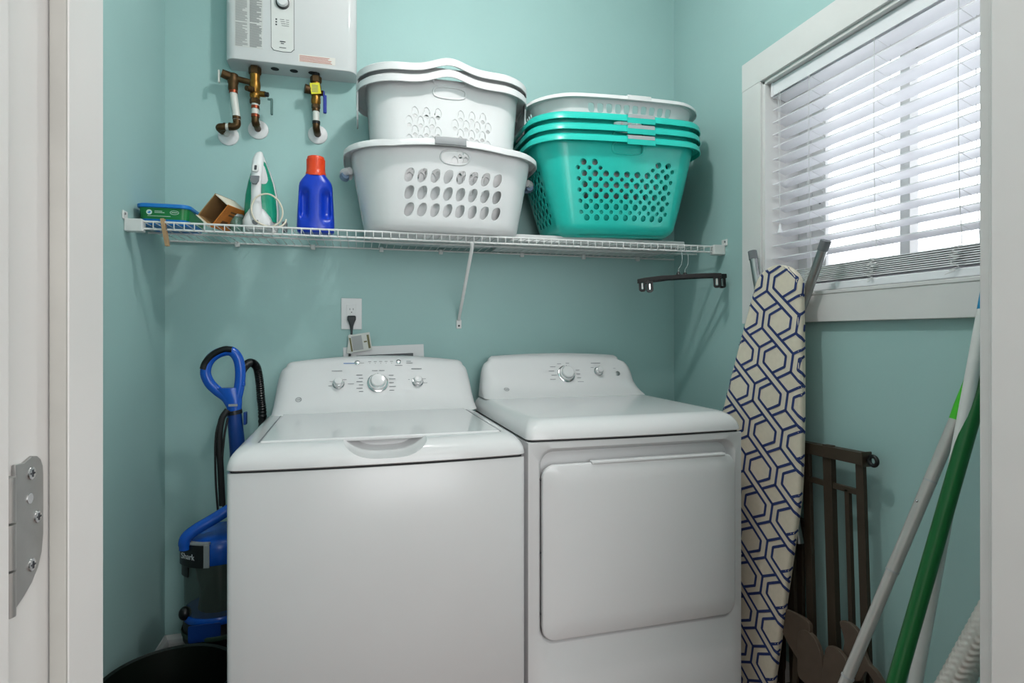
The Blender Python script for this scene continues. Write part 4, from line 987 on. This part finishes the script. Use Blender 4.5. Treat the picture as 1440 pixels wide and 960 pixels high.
obj('latch_slot', MB().box((-.124, -.0088, -.034), (-.119, -.0078, -.018), MS), DARKGAP, sb)

# ------------------------------------------------------------------ ironing board
ib = thing('ironing_board', 'tall ironing board with cream cover and navy trellis print, propped beside the dryer', 'ironing board', (1.13, 1.615, 0))
A0 = Vector((1.128, 1.618, .012)); A1 = Vector((1.196, 1.440, 1.373)); AL = (A1 - A0).length
ay = (A1 - A0).normalized(); ax = Vector((.19, -.98, 0)); ax = (ax - ay * ax.dot(ay)).normalized(); az = ax.cross(ay)   # az faces the room
if az.x > 0: az = -az
MBd = Matrix((ax, ay, az)).transposed().to_4x4(); MBd.translation = A0
def hwid(s):
    if s < .04: return .150 + .015 * math.sqrt(max(0, 1 - (1 - s / .04) ** 2))
    if s < .72: return .165
    sn = AL - .080
    if s < sn: t = (s - .72) / (sn - .72); return .165 + (.0815 - .165) * (t ** 1.25)
    return .0815 * math.sqrt(max(0, 1 - ((s - sn) / .080) ** 2))
ss = [0] + [.04 * i / 5 for i in range(1, 6)] + [.04 + (AL - .12) * i / 50 for i in range(1, 51)] + [AL - .08 + .0799 * math.sin(PI / 2 * i / 14) for i in range(1, 15)]
def crossb(s):
    w_ = hwid(s); c = .007; p = [(-w_, -.013), (-w_ - .001, -.004), (-w_, .003), (-w_ + min(c, w_ * .5), .0075)]
    mid = [(-w_ + (2 * w_) * i / 8, .0078) for i in range(1, 8)]
    return p + [(x, z) for x, z in mid if abs(x) < w_ - min(c, w_ * .5)] if False else p + [(w_ * (-.8 + 1.6 * i / 6), .0078) for i in range(7)] + [(w_ - min(c, w_ * .5), .0075), (w_, .003), (w_ + .001, -.004), (w_, -.013)]
obj('cover', MB().loft([[(x, s, z) for x, z in crossb(s)] for s in ss], M=MBd), CREAM, ib, smooth=50)
# trellis print: strips of navy laid on the cover
PA, PB = .118, .1115; LWD = .0078
segs = []
def poly(pts, close=True):
    for i in range(len(pts) if close else len(pts) - 1): segs.append((pts[i], pts[(i + 1) % len(pts)]))
for r in range(-2, 14):
    for c in range(-3, 4):
        f = lambda x, y: (c * PA - .03 + x * PA, AL - (r * PB + .052) - y * PB)
        for pts in ([(.18, -.14), (.18, .14)], [(.81, -.14), (.81, .14)], [(0, -.235), (0, .235)], [(0, .235), (.81, .86)], [(.18, .14), (1, .765)],
                    [(.81, .14), (.479, .368)], [(1, .235), (.635, .487)], [(.18, -.14), (.513, -.37)], [(0, -.235), (.363, -.485)]):
            poly([f(*q) for q in pts], False)
pv = MB()
for (p, q) in segs:
    d = Vector((q[0] - p[0], q[1] - p[1])); L = d.length; u_ = d / L; nn = Vector((-u_.y, u_.x)) * LWD / 2
    n = max(1, int(L / .005)); st = None
    for i in range(n):
        a = Vector(p) + u_ * (L * i / n - (.001 if i == 0 else 0)); b = Vector(p) + u_ * (L * (i + 1) / n + (.001 if i == n - 1 else 0))
        m_ = (a + b) / 2
        if not (.004 < m_.y < AL - .002): continue
        w_ = hwid(m_.y)
        if abs(m_.x) > w_ + .013: continue
        vs = []
        for P2 in (a + nn, a - nn, b - nn, b + nn):
            y_ = min(max(P2.y, .002), AL - .0015); w2 = hwid(y_); x_ = max(-w2, min(w2, P2.x)); e = w2 - abs(P2.x)
            z_ = .0078 if e > .2 * w2 else (.0075 + .0003 * (e - .007) / max(1e-4, .2 * w2 - .007) if e > .007 else .003 + .0045 * e / .007)
            if e < .0005: x_ = math.copysign(w2 + .0019, x_); z_ = max(-.0125, .003 + e)
            vs.append((x_, y_, z_ + .0009))
        pv.add(vs, [(0, 1, 2, 3)])
pv.v = [tuple(MBd @ Vector(p)) for p in pv.v]
o = obj('cover_print', pv, NAVY, ib); o['kind'] = 'stuff'
# folded legs behind the board with rubber feet
for (a, b) in (((1.245, 1.324, 1.425), (1.243, 1.60, .86)), ((1.245, 1.631, 1.438), (1.243, 1.42, .56))):
    a, b = Vector(a), Vector(b); d = (b - a).normalized()
    l_ = obj('leg', MB().tube([a, b], .0125, 14), STEEL, ib, smooth=50)
    obj('foot_cap', MB().tube([a - d * .004, a + d * .024], .0142, 14), GREYP, l_, smooth=50)
obj('cross_tube', MB().tube([(1.243, 1.60, .86), (1.240, 1.62, .5), (1.23, 1.62, .10), (1.23, 1.5, .10)], .0125, 12), STEEL, ib, smooth=50)

# ------------------------------------------------------------------ brown baby gate and cut-outs
gt = thing('baby_gate', 'dark brown metal gate panel with upright bars, leaning on the wall under the window', 'gate', (1.25, 1.33, 0))
MG = Matrix.Translation((1.245, 1.193, .868)) @ Matrix.Rotation(math.radians(-2.2), 4, 'X') @ Matrix.Translation((0, 0, -.868))
def gbar(name, y0, y1, z0, z1, par=gt, x0=-.006, x1=.006, m=GATE): return obj(name, MB().box((x0, y0, z0), (x1, y1, z1), MG), m, par, bevel=.0015)
gbar('top_rail', 0, .30, .838, .869, x0=-.014, x1=.014); gbar('bottom_rail', 0, .30, .115, .140, x0=-.014, x1=.014)
gbar('upright', .004, .028, .020, .840); gbar('thin_bar', .052, .066, .140, .765, x0=-.006, x1=.006); gbar('upright', .105, .134, .010, .872, x0=-.009, x1=.009)
gbar('upright', .188, .214, .020, .840); gbar('upright', .262, .29, .02, .84)
gbar('cross_rail', .026, .104, .757, .772); gbar('cross_rail', .132, .190, .757, .772); gbar('cross_rail', .212, .263, .757, .772)
gbar('end_plate', -.004, .0, .834, .872, x0=-.016, x1=.016)
kb = obj('mount_ring', MB().tube([MG @ Vector(p) for p in arc((0, -.022, .852), .0115, 0, 2 * PI, 20, (0, 1, 0), (0, 0, 1))[:-1]], .0052, 8, closed=True), BLACK, gt, smooth=50)
obj('mount_bolt', MB().tube([MG @ Vector((0, .0, .852)), MG @ Vector((0, -.012, .852))], .004, 8), BLACK, gt)
g2 = thing('baby_gate', 'second dark brown gate panel, mostly hidden behind the ironing board', 'gate', (1.27, 1.5, 0))
MG2 = Matrix.Translation((1.276, 1.42, 0))
for y_ in (.02, .10, .18, .26): obj('upright', MB().box((-.006, y_, .02), (.006, y_ + .024, .62), MG2), GATE, g2, bevel=.0015)
for z_ in (.04, .60): obj('cross_rail', MB().box((-.0075, 0, z_), (.0075, .30, z_ + .022), MG2), GATE, g2, bevel=.0015)
CUT = mat('brown_cutout_wood', '54473c', .55, var=.12, scale=25)
def cutout(label, pts, x, y, z, rot=0, lean=.06):
    t = thing('wooden_cutout', label, 'wooden cutout', (x, y, 0), group='brown wooden cutouts by the gate')
    M_ = Matrix.Translation((x, y, z)) @ Matrix.Rotation(lean, 4, 'Y') @ frame((0, 0, 0), (0, -1, 0), (0, 0, 1)) @ Matrix.Rotation(rot, 4, 'Z')
    sp = [(p.x, p.y) for p in spline([(a, b, 0) for a, b in pts], 6, True)]
    obj('plate', MB().prism(sp, -.006, .006, M_), CUT, t, bevel=.002)
    obj('stake', MB().box((-.010, -z + .003, -.013), (.010, -.012, -.0062), M_), GATE, t, bevel=.001)
    return t
fish = [(-.060, .052), (-.030, .062), (-.002, .052), (.012, .020), (.030, -.006), (.052, -.014), (.075, -.035), (.082, -.062), (.062, -.058), (.045, -.040), (.025, -.030), (.008, -.062), (-.018, -.072), (-.036, -.055), (-.045, -.020), (-.044, .015)]
cutout('brown cutout with a curled tail, low on the gate beside the grey pole', fish, 1.205, 1.172, .375)
lobe = [(-.030, .050), (0, .060), (.028, .048), (.046, .015), (.050, -.03), (.040, -.075), (-.035, -.075), (-.042, -.03), (-.040, .015)]
cutout('rounded brown cutout just left of the curled-tail one', lobe, 1.185, 1.222, .305)
cutout('rounded brown cutout nearest the floor at the foot of the gate', lobe, 1.185, 1.315, .30, .12)
finp = [(-.085, .018), (-.03, .035), (.045, .040), (.060, .015), (.066, -.055), (.045, -.085), (-.01, -.062), (-.055, -.022)]
cutout('pointed brown cutout beside the lower end of the ironing board', finp, 1.190, 1.375, .345)

# ------------------------------------------------------------------ poles in the right corner
def pole(name, label, a, b, r, m, cat='broom handle', grp=None, bands=()):
    a, b = Vector(a), Vector(b); d = (b - a).normalized()
    t = thing(name, label, cat, (a.x, a.y, 0))
    obj('shaft', MB().tube([a, b], r, 18), m, t, smooth=50)
    return t, a, b, d
t, a, b, d = pole('mop_handle', 'grey telescopic mop pole with a lime green grip, leaning nearest the gate', (.842, 1.060, .02), (1.2, .934, .977), .0115, POLEG, 'mop')
obj('upper_tube', MB().tube([a + d * .70, b + d * .02], .0123, 18), POLEG, t, smooth=50)
for q in (.455, .70, .905): obj('joint_ring', MB().tube([a + d * (q * 1.0), a + d * (q + .004)], .0128, 18), TGREY, t, smooth=50)
obj('lock_pin', MB().ball(a + d * .86 + Vector((-.012, 0, .002)), .003, 8), CHROME, t, smooth=60)
gr = b + d * .015
obj('grip', MB().tube([gr, gr + d * .03, gr + d * .10, gr + d * .185, gr + d * .19], [.0125, .014, .0145, .0140, .010], 18), LIME, t, smooth=50)
obj('mop_head', MB().box((-.045, -.05, -.014), (.045, .12, .012), Matrix.Translation((.842, 1.10, .017))), TGREY, t, bevel=.008)
t, a, b, d = pole('broom_handle', 'thick dark green broom handle leaning in front of the white pole', (.806, .881, .02), (1.252, .893, 1.15), .0150, GREEN, 'broom')
obj('end_cap', MB().tube([b - d * .002, b + d * .016], [.0155, .010], 18), GREEN, t, smooth=50)
obj('broom_head', MB().box((-.03, -.02, 0), (.03, .06, .04), Matrix.Translation((.806, .881, .002))), GREEN, t, bevel=.01)
t, a, b, d = pole('broom_handle', 'thin white pole with a blue top, leaning behind the green broom handle', (.977, .922, .02), (1.231, .894, 1.222), .0120, POLEW, 'broom')
obj('blue_top', MB().tube([b - d * .002, b + d * .10], [.0122, .0122], 18), BLUTIP, t, smooth=50)
obj('scrub_head', MB().box((-.02, -.03, 0), (.02, .05, .035), Matrix.Translation((.979, .93, .002))), TGREY, t, bevel=.01)
# ridged silver roll
rl_ = thing('ridged_roll', 'pale silver roll with a chevron ridged surface, standing at the right jamb', 'roll', (.884, .940, 0))
a, b = Vector((.884, .940, .03)), Vector((1.11, .692, .90)); d = (b - a).normalized(); u_ = Vector((0, -1, 0)); u_ = (u_ - d * u_.dot(d)).normalized(); v_ = d.cross(u_)
R = []
NL = 450
for i in range(NL + 1):
    q = i / NL; ring = []
    for k in range(40):
        t_ = 2 * PI * k / 40
        ch = abs(((t_ / (2 * PI) * 6) % 1) - .5) * 2
        ph = (q * 75 + ch * .9) % 1
        r = .0220 + .0024 * (1 - abs(2 * ph - 1))
        ring.append(tuple(a + (b - a) * q + (u_ * math.cos(t_) + v_ * math.sin(t_)) * r))
    R.append(ring)
obj('sleeve', MB().loft(R), mat('silver_sheet', 'c9c6c0', .38, .35, var=.05), rl_, smooth=35)

# ------------------------------------------------------------------ bin and vacuum on the left
bn = thing('waste_bin', 'round dark open bin in the left corner in front of the vacuum', 'bin', (-.468, 1.640, 0))
obj('shell', MB().lathe([(.120, .004), (.126, .010), (.154, .285), (.163, .290), (.165, .297), (.160, .303), (.153, .299), (.123, .018), (.02, .014)], 56, Matrix.Translation((-.468, 1.640, 0))), BINM, bn, smooth=40)
rd = thing('red_cloth', 'dark red cloth lying inside the round dark bin', 'cloth', (-.44, 1.60, .02))
R = []
for i in range(9):
    p = .02 + (PI - .04) * i / 8
    R.append([(-.405 + .055 * math.sin(p) * math.cos(q) * (1 + .15 * math.sin(5 * q)), 1.60 + .07 * math.sin(p) * math.sin(q), .14 - .115 * math.cos(p) * (1 + .08 * math.sin(3 * q))) for q in [2 * PI * k / 24 for k in range(24)]])
obj('folds', MB().loft(R), RED, rd, smooth=60)
vc = thing('vacuum_cleaner', 'blue and black upright vacuum cleaner standing left of the washer', 'vacuum cleaner', (-.412, 1.945, 0))
VX, VY = -.412, 1.945
def vr(r, z, k=1.0): return [(VX + r * math.cos(t), VY + r * k * math.sin(t), z) for t in [2 * PI * j / 32 for j in range(32)]]
obj('floor_head', MB().loft([[(x, y, z) for x, y in rrect(w_, d_, .03, 5, VX, VY - .005)] for z, w_, d_ in ((.004, .20, .24), (.02, .215, .25), (.05, .21, .24), (.085, .16, .16), (.11, .10, .10))]), BLACK, vc, smooth=45)
obj('swivel', MB().lathe([(.045, .10), (.050, .16), (.07, .20), (.085, .255)], 24, Matrix.Translation((VX, VY, 0))), BLACK, vc, smooth=45)
bs = obj('cup_base', MB().loft([vr(.085, .250), vr(.100, .262), vr(.1025, .285), vr(.100, .292), vr(.098, .325)]), BLACK, vc, smooth=45)
obj('base_lip', MB().loft([vr(.1035, .280), vr(.105, .288), vr(.1035, .294)], False, False), mat('dull_green_trim', '2f4437', .4), bs, smooth=60)
obj('base_panel', MB().prism(rrect(.085, .050, .006), 0, .004, frame((VX - .02, VY - .0985, .308), (1, .05, 0), (0, 0, 1))), VDBLUE, bs, bevel=.001)
obj('cup_latch', MB().ball((VX - .082, VY - .058, .352), (.017, .017, .020), 14), BLACK, bs, smooth=60)
obj('blue_ring', MB().loft([vr(.099, .323), vr(.1015, .328), vr(.1015, .340), vr(.099, .345)]), VBLUE, vc, smooth=45)
cu = obj('dust_cup', MB().loft([vr(.096, .345), vr(.098, .50)], False, False), VCUP, vc, smooth=60)
obj('cyclone', MB().loft([vr(.060, .345), vr(.052, .40), vr(.064, .44), vr(.070, .50)]), mat('cyclone_grey', '2a2f2d', .5), cu, smooth=60)
top = obj('top_housing', MB().loft([vr(.100, .498), vr(.104, .505), vr(.104, .548), vr(.098, .562), vr(.07, .575)]), VBLUE, vc, smooth=45)
def shell_patch(name, a0, a1, z0, z1, r, m, par, th=.004):
    n = 10; A = [a0 + (a1 - a0) * i / n for i in range(n + 1)]
    mb = MB(); secs = []
    for t in A: secs.append([(VX + rr * math.cos(t), VY + rr * math.sin(t), z) for rr, z in ((r, z0), (r + th, z0), (r + th, z1), (r, z1))])
    return obj(name, mb.loft(secs), m, par, bevel=.0015)
rad = math.radians
shell_patch('front_panel', rad(205), rad(258), .496, .560, .1035, BLACK, top, .006)
shell_patch('panel_side_strip', rad(258.5), rad(267), .496, .562, .1035, VGREY, top, .006)
shell_patch('panel_top_strip', rad(200), rad(267), .5605, .568, .094, VGREY, top, .014)
shell_patch('cup_tab', rad(205), rad(228), .462, .497, .0985, BLACK, top, .006)
ta = rad(232)
text('front_lettering', 'Shark', .024, frame((VX + .1099 * math.cos(ta), VY + .1099 * math.sin(ta), .527), (-math.sin(ta), math.cos(ta), 0), (0, 0, 1)), mat('pale_lettering', 'b9bcbf', .5), top, .0005)
obj('carry_handle', MB().tube(spline([(-.488, 1.862, .548), (-.486, 1.862, .578), (-.462, 1.868, .600), (-.420, 1.880, .622), (-.375, 1.895, .646), (-.350, 1.93, .650), (-.345, 1.97, .62)], 6), [.015] * 3 + [.0165] * 31 + [.0165] * 3, 14), VBLUE, vc, smooth=60)
obj('wand', MB().tube([(-.365, 2.035, .30), (-.370, 2.015, .60), (-.371, 1.992, .80), (-.381, 1.990, .925)], [.026, .024, .0235, .0215], 18), VDBLUE, vc, smooth=50)
obj('wand_collar', MB().tube([(-.3795, 1.990, .918), (-.3815, 1.990, .930)], .0235, 18), BLACK, vc, smooth=50)
obj('wand_clip', MB().box((-.352, 1.975, .885), (-.344, 2.0, .925)).box((-.346, 1.975, .765), (-.336, 2.0, .80)), VDBLUE, vc, bevel=.002)
LOOP = [(-.384, 1.99, .945), (-.369, 1.99, .99), (-.363, 1.99, 1.044), (-.369, 1.99, 1.091), (-.39, 1.99, 1.117), (-.425, 1.99, 1.112), (-.453, 1.99, 1.088), (-.463, 1.99, 1.052), (-.452, 1.99, 1.019), (-.430, 1.99, .994), (-.404, 1.99, .972)]
lh = obj('loop_handle', MB().tube(spline(LOOP, 6, True), .0125, 14, closed=True, flat=1.25, up=(0, 1, 0)), VBLUE, vc, smooth=60)
obj('handle_neck', MB().loft([[(cx_ + w_ * math.cos(t), 1.99 + .016 * math.sin(t), z) for t in [2 * PI * j / 20 for j in range(20)]] for z, cx_, w_ in ((.928, -.381, .0215), (.945, -.381, .0225), (.965, -.384, .026), (.985, -.394, .034), (1.002, -.402, .041))]), VBLUE, lh, smooth=50)
obj('trigger_tab', MB().box((-.362, 1.98, 1.005), (-.349, 2.0, 1.022)), VBLUE, lh, bevel=.004)
obj('grip_inlay', MB().tube(spline([(-.386, 1.984, 1.1215), (-.409, 1.984, 1.1225), (-.440, 1.984, 1.107), (-.461, 1.984, 1.083), (-.4685, 1.984, 1.062)], 5), .0105, 10), BLACK, lh, smooth=60)
obj('badge', MB().box((-.394, 1.972, .945), (-.368, 1.9745, .952)), VGREY, lh)
hp = spline([(-.372, 2.03, 1.040), (-.366, 2.07, 1.062), (-.353, 2.10, 1.075), (-.336, 2.112, 1.062), (-.327, 2.115, 1.018), (-.322, 2.115, .957), (-.317, 2.115, .885), (-.320, 2.115, .70), (-.345, 2.10, .45), (-.365, 2.06, .30)], 16)
obj('hose', MB().tube(hp, [.0142 if i % 2 else .0120 for i in range(len(hp))], 14), BLACK, vc, smooth=30)
for pts, r in (([(-.396, 1.972, .935), (-.412, 1.965, .905), (-.418, 1.962, .84), (-.414, 1.962, .75), (-.410, 1.965, .64)], .0095), ([(-.398, 1.968, .93), (-.418, 1.96, .90), (-.428, 1.958, .84), (-.427, 1.958, .72), (-.421, 1.96, .62)], .0032), ([(-.395, 1.968, .91), (-.404, 1.96, .85), (-.410, 1.958, .75), (-.406, 1.96, .63)], .0034)):
    obj('cord_bundle', MB().tube(spline(pts, 6), r, 8), RUBBER, vc, smooth=60)
